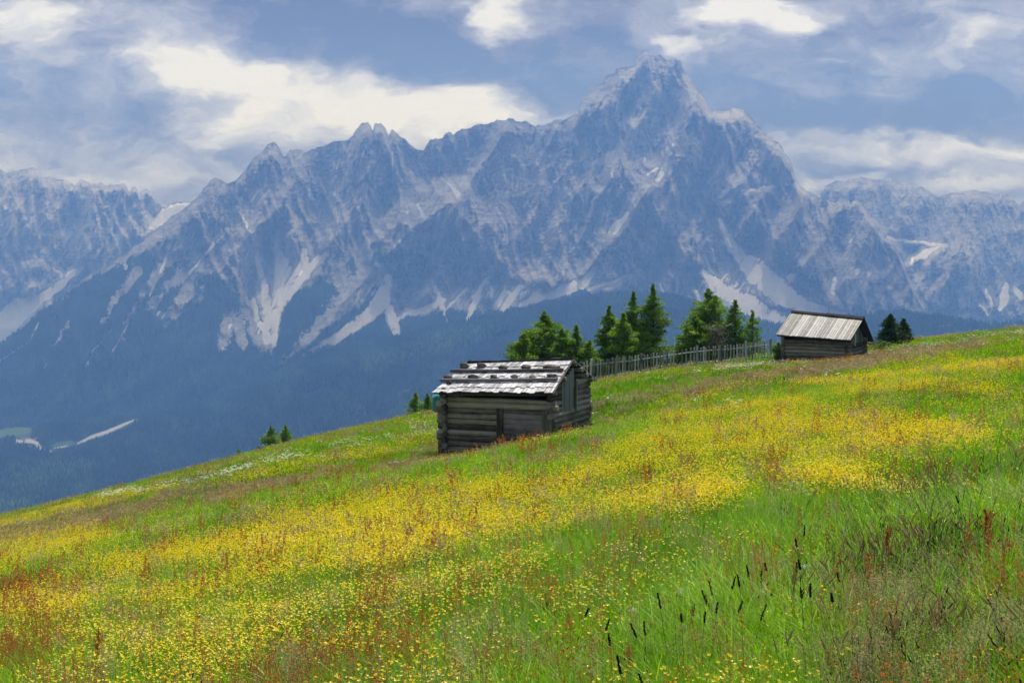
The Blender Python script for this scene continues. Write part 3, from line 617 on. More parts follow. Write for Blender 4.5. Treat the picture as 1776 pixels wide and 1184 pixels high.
def plant_mat(name, lo, hi, trans=.5, rough=.55, spec=.25, hue=None, base=None):
    """leaf material: colour between lo and hi by the plant's own tint, light shining through"""
    m, nt, out = newmat(name)
    t = attr(nt, 'tint', 'INSTANCER'); r = attr(nt, 'tint'); 
    k = math_(nt, 'ADD', math_(nt, 'MULTIPLY', t, .6), math_(nt, 'MULTIPLY', r, .4))
    c = ramp(nt, k, [(0, lo), (1, hi)]) if hue is None else ramp(nt, k, hue)
    p = N(nt, 'ShaderNodeBsdfPrincipled'); p.inputs['Roughness'].default_value = rough; p.inputs['Specular IOR Level'].default_value = spec
    nt.links.new(c, p.inputs['Base Color'])
    tr = N(nt, 'ShaderNodeBsdfTranslucent'); nt.links.new(c, tr.inputs['Color'])
    mx = N(nt, 'ShaderNodeMixShader'); mx.inputs[0].default_value = trans
    nt.links.new(p.outputs[0], mx.inputs[1]); nt.links.new(tr.outputs[0], mx.inputs[2]); nt.links.new(mx.outputs[0], out.inputs['Surface'])
    return m
GRASS = plant_mat('grass_blade', None, None, .42, .5, .25, [(0, (.022, .085, .004)), (.35, (.115, .310, .004)), (.7, (.290, .520, .006)), (1, (.52, .64, .06))])
STEM = plant_mat('stem', (.08, .17, .02), (.16, .26, .04), .3)
PETAL = plant_mat('buttercup_petal', (.84, .62, .003), (.98, .79, .008), .35, .35, .4)
SORREL = plant_mat('sorrel', None, None, .4, .7, .15, [(0, (.26, .050, .020)), (.5, (.46, .130, .040)), (1, (.56, .28, .08))])
TANM = plant_mat('dry_panicle', None, None, .4, .7, .15, [(0, (.24, .15, .08)), (.5, (.42, .31, .17)), (1, (.58, .50, .30))])
GREYM = plant_mat('pale_panicle', None, None, .4, .7, .15, [(0, (.24, .22, .10)), (1, (.52, .46, .27))])
WHITE = plant_mat('umbel', (.62, .64, .55), (.90, .90, .86), .3, .6, .2)
DARKM = plant_mat('dark_spike', (.010, .008, .006), (.045, .030, .018), .05, .8, .1)

def blade(mb, x, y, h, wd, lean, az, seg=3, t=None):
    """curved tapering grass blade"""
    dx, dy = math.cos(az), math.sin(az); tw = az + 1.57 + random.uniform(-.6, .6); wx, wy = math.cos(tw), math.sin(tw)
    vs = []; fs = []
    for i in range(seg):
        k = i/seg; ww = wd*(1 - k**1.6)*.5 + wd*.08
        cx, cy, cz = x + dx*lean*h*k*k, y + dy*lean*h*k*k, h*(k - .28*lean*k*k*k)
        vs += [(cx-wx*ww, cy-wy*ww, cz), (cx+wx*ww, cy+wy*ww, cz)]
    vs.append((x + dx*lean*h, y + dy*lean*h, h*(1-.28*lean)))
    for i in range(seg-1): fs.append((2*i, 2*i+1, 2*i+3, 2*i+2))
    fs.append((2*seg-2, 2*seg-1, 2*seg)); mb.add(vs, fs, t)
def proto(mb, name, mats, mi=None):
    me = bpy.data.meshes.new(name); me.from_pydata(mb.v, [], mb.f)
    at = me.attributes.new('tint', 'FLOAT', 'POINT'); at.data.foreach_set('value', mb.t)
    for m in mats: me.materials.append(m)
    if mi: me.polygons.foreach_set('material_index', mi)
    me.update(); return bpy.data.objects.new(name, me)
def tuft(seed, n, rad, h0, h1, wd, seg, lean=(.15, .8)):
    random.seed(seed); mb = MB()
    for _ in range(n):
        a = random.random()*6.283; r = rad*math.sqrt(random.random()); b = random.random()*6.283
        blade(mb, r*math.cos(a), r*math.sin(a), random.uniform(h0, h1), wd*random.uniform(.7, 1.3), random.uniform(*lean), b, seg)
    return proto(mb, 'grass_tuft', [GRASS])
def tri_cloud(mb, c, rx, rz, n, s, flat=False):
    for _ in range(n):
        p = Vector((random.gauss(0, rx*.5), random.gauss(0, rx*.5), random.gauss(0, rz*.5))) + c
        a = Vector((random.uniform(-1, 1), random.uniform(-1, 1), random.uniform(-1, 1)*(0.2 if flat else 1))).normalized()*s
        b = a.orthogonal().normalized()*s*random.uniform(.4, .8)
        if flat: b.z *= .3
        mb.add([p-a*.5-b*.5, p+a*.5-b*.3, p+b*.6], [(0, 1, 2)])
def flower_clump(seed, n, rad, h0, h1, size, stemw, full):
    random.seed(seed); mb = MB(); mi = []
    for _ in range(n):
        a = random.random()*6.283; r = rad*math.sqrt(random.random()); x, y = r*math.cos(a), r*math.sin(a); h = random.uniform(h0, h1)
        k = len(mb.f); lx, ly = random.uniform(-.05, .05), random.uniform(-.05, .05)
        if stemw: blade(mb, x, y, h, stemw, 0.1, random.random()*6, 2)
        mi += [0]*(len(mb.f)-k); k = len(mb.f)
        c = Vector((x+lx*.3, y+ly*.3, h)); s = size*random.uniform(.75, 1.2)
        tl = Vector((random.uniform(-.5, .5), random.uniform(-.5, .5), 1)).normalized(); u_ = tl.orthogonal().normalized(); v_ = tl.cross(u_)
        m = 5 if full else 4; ph = random.random()*6; ring = []
        if full:
            for j in range(5):
                th = ph + j*1.2566
                d = u_*math.cos(th)+v_*math.sin(th); e = u_*math.cos(th+.62)+v_*math.sin(th+.62); g = u_*math.cos(th-.62)+v_*math.sin(th-.62)
                mb.add([c, c+e*s*.42+tl*s*.12, c+d*s*.55+tl*s*.26, c+g*s*.42+tl*s*.12], [(0, 1, 2, 3)])
        else:
            vs = [c - tl*s*.12] + [c+(u_*math.cos(ph+j*1.5708)+v_*math.sin(ph+j*1.5708))*s*.5+tl*s*.16 for j in range(4)]
            mb.add(vs, [(0, 1, 2), (0, 2, 3), (0, 3, 4), (0, 4, 1)])
        mi += [1]*(len(mb.f)-k)
    return proto(mb, 'buttercup_clump', [STEM, PETAL], mi)
def spike_clump(seed, n, rad, h0, h1, mat, tsize, tn, frac=.5, wd=.05, stemw=.004, nm='seed_clump', branch=True):
    random.seed(seed); mb = MB(); mi = []
    for _ in range(n):
        a = random.random()*6.283; r = rad*math.sqrt(random.random()); x, y = r*math.cos(a), r*math.sin(a); h = random.uniform(h0, h1)
        lx, ly = random.uniform(-.12, .12), random.uniform(-.12, .12)
        k = len(mb.f); mb.add([(x-stemw/2, y, 0), (x+stemw/2, y, 0), (x+lx*h+stemw*.3, y+ly*h, h), (x+lx*h-stemw*.3, y+ly*h, h)], [(0, 1, 2, 3)])
        mi += [0]*(len(mb.f)-k); k = len(mb.f)
        for q in range(tn):
            f = 1-frac*random.random()**1.0; ww = wd*(1.15-f)*2.2
            c = Vector((x+lx*h*f, y+ly*h*f, h*f))
            off = Vector((random.uniform(-1, 1)*ww, random.uniform(-1, 1)*ww, random.uniform(0, ww*.8)))
            tri_cloud(mb, c+off, .004, .006, 1, tsize*random.uniform(.6, 1.3))
        mi += [1]*(len(mb.f)-k)
    return proto(mb, nm, [STEM, mat], mi)
def umbel_clump(seed, n, rad, h0, h1, size, tn, ts):
    random.seed(seed); mb = MB(); mi = []
    for _ in range(n):
        a = random.random()*6.283; r = rad*math.sqrt(random.random()); x, y = r*math.cos(a), r*math.sin(a); h = random.uniform(h0, h1)
        k = len(mb.f); blade(mb, x, y, h, .006, .05, random.random()*6, 2); mi += [0]*(len(mb.f)-k); k = len(mb.f)
        tri_cloud(mb, Vector((x, y, h)), size, size*.15, tn, ts, True); mi += [1]*(len(mb.f)-k)
    return proto(mb, 'umbel_clump', [STEM, WHITE], mi)
def foxtail_clump(seed, n, rad, h0, h1, hl, mat, r=.006):
    random.seed(seed); mb = MB(); mi = []
    for _ in range(n):
        a = random.random()*6.283; q = rad*math.sqrt(random.random()); x, y = q*math.cos(a), q*math.sin(a); h = random.uniform(h0, h1)
        az = random.uniform(-.9, 1.6); ln = random.uniform(.05, .35); d = Vector((math.cos(az)*ln, math.sin(az)*ln, 1)).normalized()
        p0 = Vector((x, y, 0)); p1 = p0 + d*h; d2 = (d + Vector((math.cos(az), math.sin(az), 0))*random.uniform(.1, .7)).normalized(); L_ = hl*random.uniform(.7, 1.25)
        k = len(mb.f); mb.log(p0, p1, .0016, .0012, n=3, seg=2, wob=.1); mi += [0]*(len(mb.f)-k); k = len(mb.f)
        b = len(mb.v); pr = [(0, .45), (.2, 1), (.6, .95), (.9, .6), (1.0, .15)]; vs = []; fs = []
        a1 = d2.orthogonal().normalized(); b1 = d2.cross(a1)
        for (kk, rr) in pr:
            for j in range(6): vs.append(p1 + d2*(L_*kk) + (a1*math.cos(j*1.047)+b1*math.sin(j*1.047))*(r*rr*random.uniform(.8, 1.25)))
        for i in range(4):
            for j in range(6): fs.append((i*6+j, i*6+(j+1) % 6, (i+1)*6+(j+1) % 6, (i+1)*6+j))
        mb.add(vs, fs); mi += [1]*(len(mb.f)-k)
    return proto(mb, 'foxtail_clump', [STEM, mat], mi)

def rots(n, tilt=.12): return np.stack([rng.normal(0, tilt, n), rng.normal(0, tilt, n), rng.random(n)*6.283], -1)
def scl3(s): return np.stack([s, s, s], -1)
def field(px, py, lines, soft=.9, wob=8):
    return strokes(px + wob*1.6*fbm(px/28, py/16, 3, 200), py + wob*fbm(px/26, py/14, 3, 210), lines, soft)

# ---- grass: near, middle and far tufts in one object
P_, Rr, Sc, Ix, Tn = [], [], [], [], []
kinds = [tuft(1, 46, .16, .14, .42, .0055, 4), tuft(2, 40, .18, .20, .50, .005, 4), tuft(3, 34, .15, .12, .34, .008, 3), 
         tuft(4, 34, .26, .18, .46, .012, 3, (.1, .6)), tuft(5, 30, .28, .15, .40, .014, 3, (.1, .6)),
         tuft(6, 26, .42, .16, .44, .030, 2, (.05, .5)), tuft(7, 26, .45, .16, .40, .034, 2, (.05, .5)),
         tuft(8, 26, .14, .35, .75, .0095, 5, (.2, .9)), tuft(9, 13, .14, .26, .58, .020, 6, (.3, 1.1))]
def put(x, y, z, sel, s, tint):
    n = len(x)
    if not n: return
    P_.append(np.stack([x, y, z-.02], -1)); Rr.append(rots(n)); Sc.append(scl3(s)); Ix.append(sel); Tn.append(tint)
def lowgrass(x, y): return 1 - .55*np.clip(np.exp(-((x-.3)**2/22 + (y-52.5)**2/26))*1.3 + np.exp(-((x-17.5)**2/14 + (y-86)**2/16)), 0, 1)
def gtint(x, y, px, py):
    t = .50 + .50*fbm(x/7, y/11, 4, 300) + .30*fbm(x/1.1, y/1.7, 3, 310) + rng.normal(0, .10, len(x))
    t += .18*field(px, py, BARE) + .04 - .12*field(px, py, TAN)
    return np.clip(t, 0, 1)
for (n, y0, y1, pw, ks, hh) in ((34000, 3.6, 20, 1.6, (0, 3), 1.0), (42000, 17, 52, 1.4, (3, 5), 1.0), (52000, 46, 126, 1.0, (5, 7), .85)):
    x, y, z, px, py = scatter(n, y0, y1, pw); t = gtint(x, y, px, py)
    s = hh*rng.uniform(.7, 1.15, len(x))*(1 + .25*fbm(x/3, y/4, 2, 320))
    s = s*lowgrass(x, y)
    put(x, y, z, rng.integers(ks[0], ks[1], len(x)), s, t)
x, y, z, px, py = scatter(16000, 3.6, 14, 1.5)
m = (rng.random(len(x)) < .05 + .75*field(px, py, [L(1180,1150,40, 1300,1130,70, 1400,1150,60), L(1350,950,40, 1560,920,60, 1776,900,80), L(1776,1100,60, 1650,1160,50)], 1)); x, y, z, px, py = [q[m] for q in (x, y, z, px, py)]
put(x, y, z, np.where(rng.random(len(x)) < .72, 7, 8), rng.uniform(.6, 1.0, len(x)), np.clip(gtint(x, y, px, py)+.05, 0, 1))
g = instancer('grass', np.vstack(P_), np.vstack(Rr), np.vstack(Sc), np.concatenate(Ix), kinds, np.concatenate(Tn))
tag(g, 'fresh green meadow grass of uneven height', 'grass', None, 'stuff')

def species(name, label, cat, kinds, fields, lods, base=.0, fade=None, tilt=.1, noise_s=(1.2, 1.8), dk=.5, tip=.40, seed=400, crisp=2.2):
    P_, Rr, Sc, Ix, Tn = [], [], [], [], []
    for (n, y0, y1, pw, ks, s0, s1, dens) in lods:
        x, y, z, px, py = scatter(n, y0, y1, pw)
        f = field(px, py - tip*FPX/y, fields); b = base(px, py, x, y) if callable(base) else base
        pr = np.clip(f*(dk + 1.5*fbm(x/noise_s[0], y/noise_s[1], 3, seed) + .9*fbm(x/4.5, y/9, 2, seed+7)), 0, 1)*dens + b
        pr = pr*(1-.9*np.exp(-((x+.3)**2/16 + (y-52)**2/12)))
        m = rng.random(len(x)) < pr
        x, y, z, px, py = [q[m] for q in (x, y, z, px, py)]
        n_ = len(x); P_.append(np.stack([x, y, z-.02], -1)); Rr.append(rots(n_, tilt)); Sc.append(scl3(rng.uniform(s0, s1, n_)*lowgrass(x, y)))
        Ix.append(rng.integers(ks[0], ks[1], n_)); Tn.append(np.clip(.5+.5*fbm(x/2.5, y/4, 3, seed+20)+rng.normal(0, .18, n_), 0, 1))
    o = instancer(name, np.vstack(P_), np.vstack(Rr), np.vstack(Sc), np.concatenate(Ix), kinds, np.concatenate(Tn))
    print(name, sum(map(len, P_))); tag(o, label, cat, None, 'stuff')

NOHUT = lambda px, py: 1
species('yellow_flowers', 'yellow buttercups in drifts across the meadow', 'flowers',
  [flower_clump(11, 9, .24, .26, .46, .023, .003, True), flower_clump(12, 7, .24, .24, .44, .024, .003, True), flower_clump(13, 12, .36, .26, .46, .029, .004, False), flower_clump(14, 10, .36, .24, .44, .031, .004, False), flower_clump(15, 11, .60, .28, .46, .046, 0, False), flower_clump(16, 9, .60, .26, .46, .050, 0, False)],
  YEL, dk=.88, lods=[(26000, 4.5, 22, 1.5, (0, 2), .85, 1.1, 1.0), (46000, 17, 50, 1.35, (2, 4), .85, 1.1, .95), (40000, 45, 122, .9, (4, 6), .8, 1.0, .85)],
  base=lambda px, py, x, y: (.20+.26*sstep(1000, 500, px)*sstep(880, 1000, py))*np.clip(.4+2.2*fbm(x/1.5, y/2.5, 3, 470), 0, 1)*(1-field(px, py, BARE)*.8)*(1-sstep(1250, 1500, px)*sstep(850, 950, py)*.75))
species('red_sorrel', 'rusty red sorrel stalks standing above the grass', 'wild plants',
  [spike_clump(21, 5, .18, .42, .72, SORREL, .014, 70, .5, .035, nm='sorrel_clump'), spike_clump(22, 4, .16, .36, .62, SORREL, .015, 60, .5, .03, nm='sorrel_clump'),
   spike_clump(23, 6, .30, .40, .65, SORREL, .034, 16, .5, .03, .006, nm='sorrel_clump'), spike_clump(24, 9, .45, .36, .58, SORREL, .055, 9, .45, .03, .008, nm='sorrel_clump')],
  RUST, dk=.30, tip=.46, lods=[(12000, 4.5, 22, 1.5, (0, 2), .8, 1.15, 1.0), (14000, 17, 50, 1.35, (2, 3), .85, 1.15, .8), (20000, 45, 115, .9, (3, 4), .8, 1.0, .9)],
  base=lambda px, py, x, y: .02 + .12*np.clip(2*fbm(x/2.5, y/4, 3, 480), 0, 1)*sstep(930, 1100, py), seed=500)
species('dry_grass', 'tan and brown flowering grass in soft bands', 'grass',
  [spike_clump(31, 9, .18, .38, .62, TANM, .011, 60, .38, .055, nm='panicle_clump'), spike_clump(32, 8, .18, .40, .66, GREYM, .011, 70, .4, .06, nm='panicle_clump'),
   spike_clump(33, 9, .30, .36, .56, TANM, .030, 16, .4, .045, .005, nm='panicle_clump'), spike_clump(34, 11, .50, .36, .54, TANM, .055, 10, .4, .05, .008, nm='panicle_clump')],
  TAN, [(12000, 4, 22, 1.5, (0, 2), .8, 1.1, .42), (10000, 17, 50, 1.35, (2, 3), .85, 1.1, .9), (30000, 45, 124, .9, (3, 4), .8, 1.0, 1.0)],
  base=lambda px, py, x, y: .035 + .05*np.clip(2.2*fbm(x/5, y/9, 3, 490), 0, 1), seed=600)
species('white_flowers', 'white umbel flowers along the brow of the slope', 'flowers',
  [umbel_clump(41, 4, .2, .40, .60, .03, 26, .012), umbel_clump(42, 7, .45, .42, .66, .06, 9, .05)],
  WHI, [(2500, 5, 40, 1.4, (0, 1), .8, 1.0, .25), (30000, 40, 124, .8, (1, 2), .7, 1.0, .30)], base=.004, seed=700)
species('foxtail_grass', 'grey green foxtail grass leaning in the foreground', 'grass',
  [foxtail_clump(51, 5, .2, .40, .66, .075, GREYM, .0045), foxtail_clump(52, 4, .2, .38, .60, .085, TANM, .0045), foxtail_clump(53, 5, .22, .38, .62, .045, DARKM, .004)],
  [L(1380,1000,40, 1560,960,60, 1700,960,80), L(1500,1120,60, 1720,1120,60), L(1500,850,25, 1776,830,50)], [(5200, 3.8, 16, 1.3, (0, 2), .8, 1.1, .65), (5200, 4.5, 26, 1.3, (2, 3), .8, 1.1, .35)], base=.012, seed=800)

# ---- single plants that stand out in the foreground
def up(px, py_tip, h):
    """depth at which a plant of height h rooted on the slope has its tip at this place"""
    best = None
    for d in np.linspace(4.0, 30, 520):
        x = (px-CX)/FPX*d; z = gz(x, d); e = abs((HY - (z+h)/d*FPX) - py_tip)
        if best is None or e < best[0]: best = (e, x, d, z)
    return best[1:]
def dock(i, px, tip, h, label, nb=5):
    random.seed(900+i); x, y, z = up(px, tip, h)
    r_ = empty('dock_plant', (x, y, z-.03), random.random()*6); tag(r_, label, 'dock plant', 'rusty dock plants in the foreground')
    st = MB(); st.log((0, 0, 0), (.03, .01, h*.92), .004, .0025, n=5, seg=5, wob=.15, bend=.02)
    hd = MB(); hd.log((.03*.5, .005, h*.5), (.03, .01, h*1.0), .0035, .0015, n=4, seg=3, wob=.1)
    for b in range(nb):
        k = .52 + .40*b/nb; a = random.random()*6.283; bl = h*(.34-.22*b/nb)*random.uniform(.7, 1.1)
        p0 = Vector((.03*k, .01*k, h*k)); p1 = p0 + Vector((math.cos(a)*.35, math.sin(a)*.35, 1)).normalized()*bl
        hd.log(p0, p1, .002, .0012, n=4, seg=2, wob=.1)
        for q in range(90):
            f = random.random()**.8; c = p0.lerp(p1, f); tri_cloud(hd, c, .028*(1.2-f*.6), .02, 1, .011)
    for q in range(150):
        f = random.uniform(.55, 1.0); tri_cloud(hd, Vector((.03*f, .01*f, h*f)), .028*(1.6-f), .02, 1, .011)
    lf = MB()
    for b in range(5): blade(lf, 0, 0, random.uniform(.2, .34), .03, random.uniform(.5, 1.0), random.random()*6.28, 5)
    st.build('stem', STEM, r_); hd.build('seed_head', SORREL, r_); lf.build('leaf', GRASS, r_)
dock(0, 1532, 905, .62, 'rusty dock plant with one dense spire, left of the other tall docks')
dock(1, 1718, 872, .72, 'tallest rusty dock plant with branching spires near the right edge', 7)
dock(2, 1742, 925, .55, 'smaller orange dock plant close beside the tallest one', 5)
dock(3, 1085, 1115, .45, 'low orange dock plant at the bottom middle of the meadow', 4)
dock(4, 1738, 985, .50, 'drooping orange dock plant below the tall docks at the right edge', 4)
dock(5, 1130, 1150, .34, 'small rusty dock plant with a short broad head at the bottom edge', 3)
dock(6, 165, 1085, .60, 'rusty dock plant in the red patch at the bottom left', 5)
def spike(i, px, tip, h, hl):
    random.seed(950+i); x, y, z = up(px, tip, h)
    r_ = empty('sedge_plant', (x, y, z-.02), random.random()*6)
    tag(r_, 'thin stalk ending in a nearly black knobbly seed head', 'sedge', 'dark seed heads in the foreground grass')
    lx, ly = random.uniform(-.26, .26), random.uniform(-.26, .26)
    st = MB(); st.log((0, 0, 0), (lx*h, ly*h, h-hl), .0022, .0016, n=4, seg=3, wob=.1); st.build('stem', STEM, r_)
    hd = MB(); q = Vector((lx*h, ly*h, h-hl)); d = Vector((lx*1.6, ly*1.6, 1)).normalized()
    hd.log(q, q+d*hl, .0075, .004, n=6, seg=6, wob=.45)
    for k in range(46): tri_cloud(hd, q+d*(hl*random.random()), .008, .006, 1, .011)
    hd.build('seed_head', DARKM, r_)
SP = [(1168,1028,.1),(1176,1046,.08),(1191,1040,.06),(1125,1064,.1),(1144,1066,.1),(1210,1052,.07),(1238,996,.09),(1262,1008,.1),(1270,1020,.12),(1248,1035,.08),(1318,972,.1),(1323,980,.08),(1378,972,.07),(1362,965,.06),(1392,905,.1),(1398,925,.07),(1230,1038,.07),(1108,1140,.1),(1018,1072,.08),
      (1072,1094,.07),(1278,1038,.1),(1348,978,.06),(1415,965,.07),(1402,1000,.08),(1413,1012,.08),(1470,985,.07),(1462,1012,.06),(985,1052,.06),(1155,1150,.08),(1300,1000,.08),(1688,860,.06),(1740,880,.06)]
for i, (a_, b_, c_) in enumerate(SP): spike(i, a_, b_, random.Random(i).uniform(.5, .68), c_)
def seedball(i, px, tip, label):
    random.seed(980+i); x, y, z = up(px, tip, .42); r_ = empty('fluffy_flower', (x, y, z-.02)); tag(r_, label, 'wildflower', 'white fluffy flowers in the foreground')
    st = MB(); st.log((0, 0, 0), (.01, 0, .40), .002, .0016, n=4, seg=2, wob=.1); st.build('stem', STEM, r_)
    hd = MB(); tri_cloud(hd, Vector((.01, 0, .405)), .026, .022, 90, .012); hd.build('flower_head', WHITE, r_)
for i, (a_, b_, c_) in enumerate([(1206, 1060, 'largest white fluffy flower among the dark seed heads'), (1178, 1018, 'white fluffy flower just above left of the largest one'), (1342, 995, 'small white fluffy flower below the black twin spikes'), (1395, 975, 'pale fluffy flower beside the dark spikes right of centre'), (1097, 1050, 'lone tiny white flower left of the dark seed heads')]): seedball(i, a_, b_, c_)

# ================================================================== HUTS, FENCE, TREES
def wood_mat(name, axis, dark, light, spec=.2, rough=.8, moss=0.0, bs=.5):
    m, nt, out = newmat(name); co = objco(nt)
    s = [9.0, 9.0, 9.0]; s[axis] = .55; s2 = [45., 45., 45.]; s2[axis] = 1.6
    a = noise(nt, mapping(nt, co, s), 1, 6, .65); b = noise(nt, mapping(nt, co, s2), 1, 4, .6); c = noise(nt, co, 2.3, 4, .6)
    t = attr(nt, 'tint')
    k = math_(nt, 'ADD', math_(nt, 'MULTIPLY', a, .55), math_(nt, 'ADD', math_(nt, 'MULTIPLY', b, .35), math_(nt, 'MULTIPLY_ADD', t, .34, -.17)))
    k = math_(nt, 'ADD', k, math_(nt, 'MULTIPLY_ADD', c, .3, -.12))
    mid = tuple((x*.55+y*.45) for x, y in zip(dark, light))
    col = ramp(nt, k, [(.28, tuple(x*.35 for x in dark)), (.40, dark), (.56, mid), (.80, light)])
    if moss: col = mixc(nt, math_(nt, 'MULTIPLY', N_step(nt, noise(nt, co, 5.5, 5, .7), .54, .72), moss), col, (.10, .12, .035))
    principled(nt, out, col, rough, spec, math_(nt, 'ADD', a, b), bs, .02); return m
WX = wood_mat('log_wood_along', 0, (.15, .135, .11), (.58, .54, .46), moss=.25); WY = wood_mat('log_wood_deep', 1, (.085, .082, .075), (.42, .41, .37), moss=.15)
WZ = wood_mat('post_wood', 2, (.11, .115, .09), (.34, .35, .28), moss=.2); DOORW = wood_mat('door_wood', 0, (.15, .135, .14), (.46, .43, .42))
HATCH = wood_mat('hatch_wood', 2, (.13, .145, .155), (.29, .31, .33)); SHING = wood_mat('shingle_wood', 1, (.46, .455, .48), (.86, .86, .90), spec=.45, rough=.45)
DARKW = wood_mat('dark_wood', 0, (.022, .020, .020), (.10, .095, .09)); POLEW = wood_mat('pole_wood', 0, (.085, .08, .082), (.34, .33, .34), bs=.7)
BOARDW = wood_mat('roof_board_wood', 1, (.15, .148, .15), (.56, .545, .545), spec=.35, rough=.55); PICKW = wood_mat('picket_wood', 2, (.30, .305, .31), (.74, .75, .76))
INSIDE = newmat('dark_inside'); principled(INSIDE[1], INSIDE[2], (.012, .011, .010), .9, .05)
STONE = newmat('lichen_stone'); _nt = STONE[1]; _c = objco(_nt); _a = noise(_nt, _c, 7, 6, .7)
principled(_nt, STONE[2], ramp(_nt, _a, [(.34, (.035, .028, .024)), (.5, (.13, .115, .105)), (.62, (.24, .225, .21)), (.75, (.40, .40, .38))]), .9, .15, _a, .9, .04)

class Hut:
    def __init__(s, name, label, group, base, yaw, W, Lx):
        s.root = empty(name, base, -yaw); tag(s.root, label, 'log hut', group)
        s.o = Vector(base); s.X = Vector((math.cos(yaw), -math.sin(yaw), 0)); s.Y = Vector((math.sin(yaw), math.cos(yaw), 0)); s.W = W; s.L = Lx
    def solve(s, px, py, ly):
        """hut coordinates of a point at depth ly behind the front wall, measured in the photograph"""
        u = (px-CX)/FPX; q = s.o + s.Y*ly
        t = (u*q.y - q.x)/(s.X.x - u*s.X.y); w = q + s.X*t
        return Vector((t, ly, (HY-py)/FPX*w.y - s.o.z))

def roof_grid(A, B, C, D, i, j):     # A eave-left, B eave-right, C ridge-right, D ridge-left
    return (A.lerp(B, i)).lerp(D.lerp(C, i), j)

# ------------------------------------------------ near hut
random.seed(21)
H = Hut('log_hut', 'low weathered log hay hut with a stone-weighted pale shingle roof, nearest on the slope', 'log hay huts', (-2.59, 56.0, -7.60), R(22), 4.4, 4.4)
root = H.root; W, Lh = H.W, H.L
eL, eR = H.solve(750, 682, -.42), H.solve(959, 683, -.42); rL, rR = H.solve(811, 631, 2.2), H.solve(993, 625, 2.2)
bR = H.solve(1034, 660, W+.42); bL = bR + (eL-eR)
hw = eR.z - .02
# front wall: lower logs run from the left corner to the door post, the two top logs go right through
fw = MB(); zb = -.25; nlog = 10; ph = .217
zlist = [zb + ph*(k+.5) for k in range(nlog)]
for k, z in enumerate(zlist):
    r = ph/2*1.03; sk = -.004*k
    if z > 1.72: fw.log((-.35 - random.uniform(0, .15), .02, z), (Lh+.30, .0, z+.02), r*1.08, r*1.0, n=10, seg=12, wob=.07)
    else: fw.log((-.32 - random.uniform(0, .16), .02, z), (2.22, .02, z+.01), r, r*.95, n=10, seg=10, wob=.10)
fw.log((-.25, .06, zlist[-1]+ph), (Lh+.2, .05, zlist[-1]+ph), .10, .10, n=9, seg=8)
fw.build('wall', WX, root)
# left and right walls
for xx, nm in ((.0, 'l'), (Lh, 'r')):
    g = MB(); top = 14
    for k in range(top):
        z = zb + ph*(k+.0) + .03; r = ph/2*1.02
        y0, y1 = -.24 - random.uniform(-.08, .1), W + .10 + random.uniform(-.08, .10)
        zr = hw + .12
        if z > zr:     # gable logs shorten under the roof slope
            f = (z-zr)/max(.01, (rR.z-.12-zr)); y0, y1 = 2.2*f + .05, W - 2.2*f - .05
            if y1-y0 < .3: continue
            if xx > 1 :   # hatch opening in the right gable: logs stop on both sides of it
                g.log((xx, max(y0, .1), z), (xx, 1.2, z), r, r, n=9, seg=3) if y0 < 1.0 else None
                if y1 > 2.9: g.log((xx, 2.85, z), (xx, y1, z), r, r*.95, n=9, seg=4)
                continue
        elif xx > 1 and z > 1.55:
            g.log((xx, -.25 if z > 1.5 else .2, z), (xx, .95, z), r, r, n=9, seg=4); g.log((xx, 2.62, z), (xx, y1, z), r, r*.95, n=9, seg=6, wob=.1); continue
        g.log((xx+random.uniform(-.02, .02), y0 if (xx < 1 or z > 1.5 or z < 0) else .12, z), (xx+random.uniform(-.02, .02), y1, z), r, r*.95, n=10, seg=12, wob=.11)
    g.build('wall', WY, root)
bw = MB()
for k in range(11): bw.log((-.35, W, zb+ph*(k+.5)), (Lh+.12+random.uniform(-.1, .08), W, zb+ph*(k+.5)), ph/2, ph/2, n=8, seg=5)
bw.build('wall', WX, root)
ins = MB(); ins.box((Lh/2, W/2, .85), (Lh-.12, W-.16, 2.3)); ins.build('dark_core', INSIDE[0], root)  # solid near-black block filling the hut behind the logs
# door between two posts
for x0, x1, nm in ((2.19, 2.46, 0), (4.06, 4.44, 1)):
    p = MB(); p.box(((x0+x1)/2, -.06, .72), (x1-x0, .16, 2.04), jit=.012); p.build('door_post', WZ, root)
dr = MB(); z = -.30
for hh in (.32, .28, .22, .24, .20, .20, .22, .18, .15):
    if z + hh > 1.74: break
    dr.box((3.26, -.035 + random.uniform(-.008, .008), z+hh/2), (1.60, .06, hh-.014), jit=.006); z += hh
dr.build('door', DOORW, root)
th = MB(); th.log((2.1, -.12, -.28), (4.6, -.12, -.16), .10, .09, n=8, seg=8); th.build('threshold', WX, root)
# hatch in the gable, its post, purlins, rafters
hx = MB()
for k in range(5):
    y = .98 + k*.275; zt = min(rR.z - .30 - abs(y+.13-2.2)/2.6*1.12, 99)
    hx.box((Lh+.07+.012*(k % 2), y+.135, (1.50+zt)/2), (.05, .265, zt-1.50), jit=.006)
hx.build('hatch', HATCH, root)
hp = MB(); hp.box((Lh+.13, 2.50, 2.12), (.09, .13, 1.30), jit=.01); hp.build('hatch_post', HATCH, root)
def at_roof(x, y):    # height of the roof's underside at a hut position, front or back slope
    ii = (x - eL.x)/(eR.x - eL.x)
    if y <= 2.2: j = (y+.42)/2.62; return (eL.z + (eR.z-eL.z)*ii)*(1-j) + (rL.z + (rR.z-rL.z)*ii)*j
    j = (y-2.2)/(bR.y-2.2); return (rL.z + (rR.z-rL.z)*ii)*(1-j) + (bL.z + (bR.z-bL.z)*ii)*j
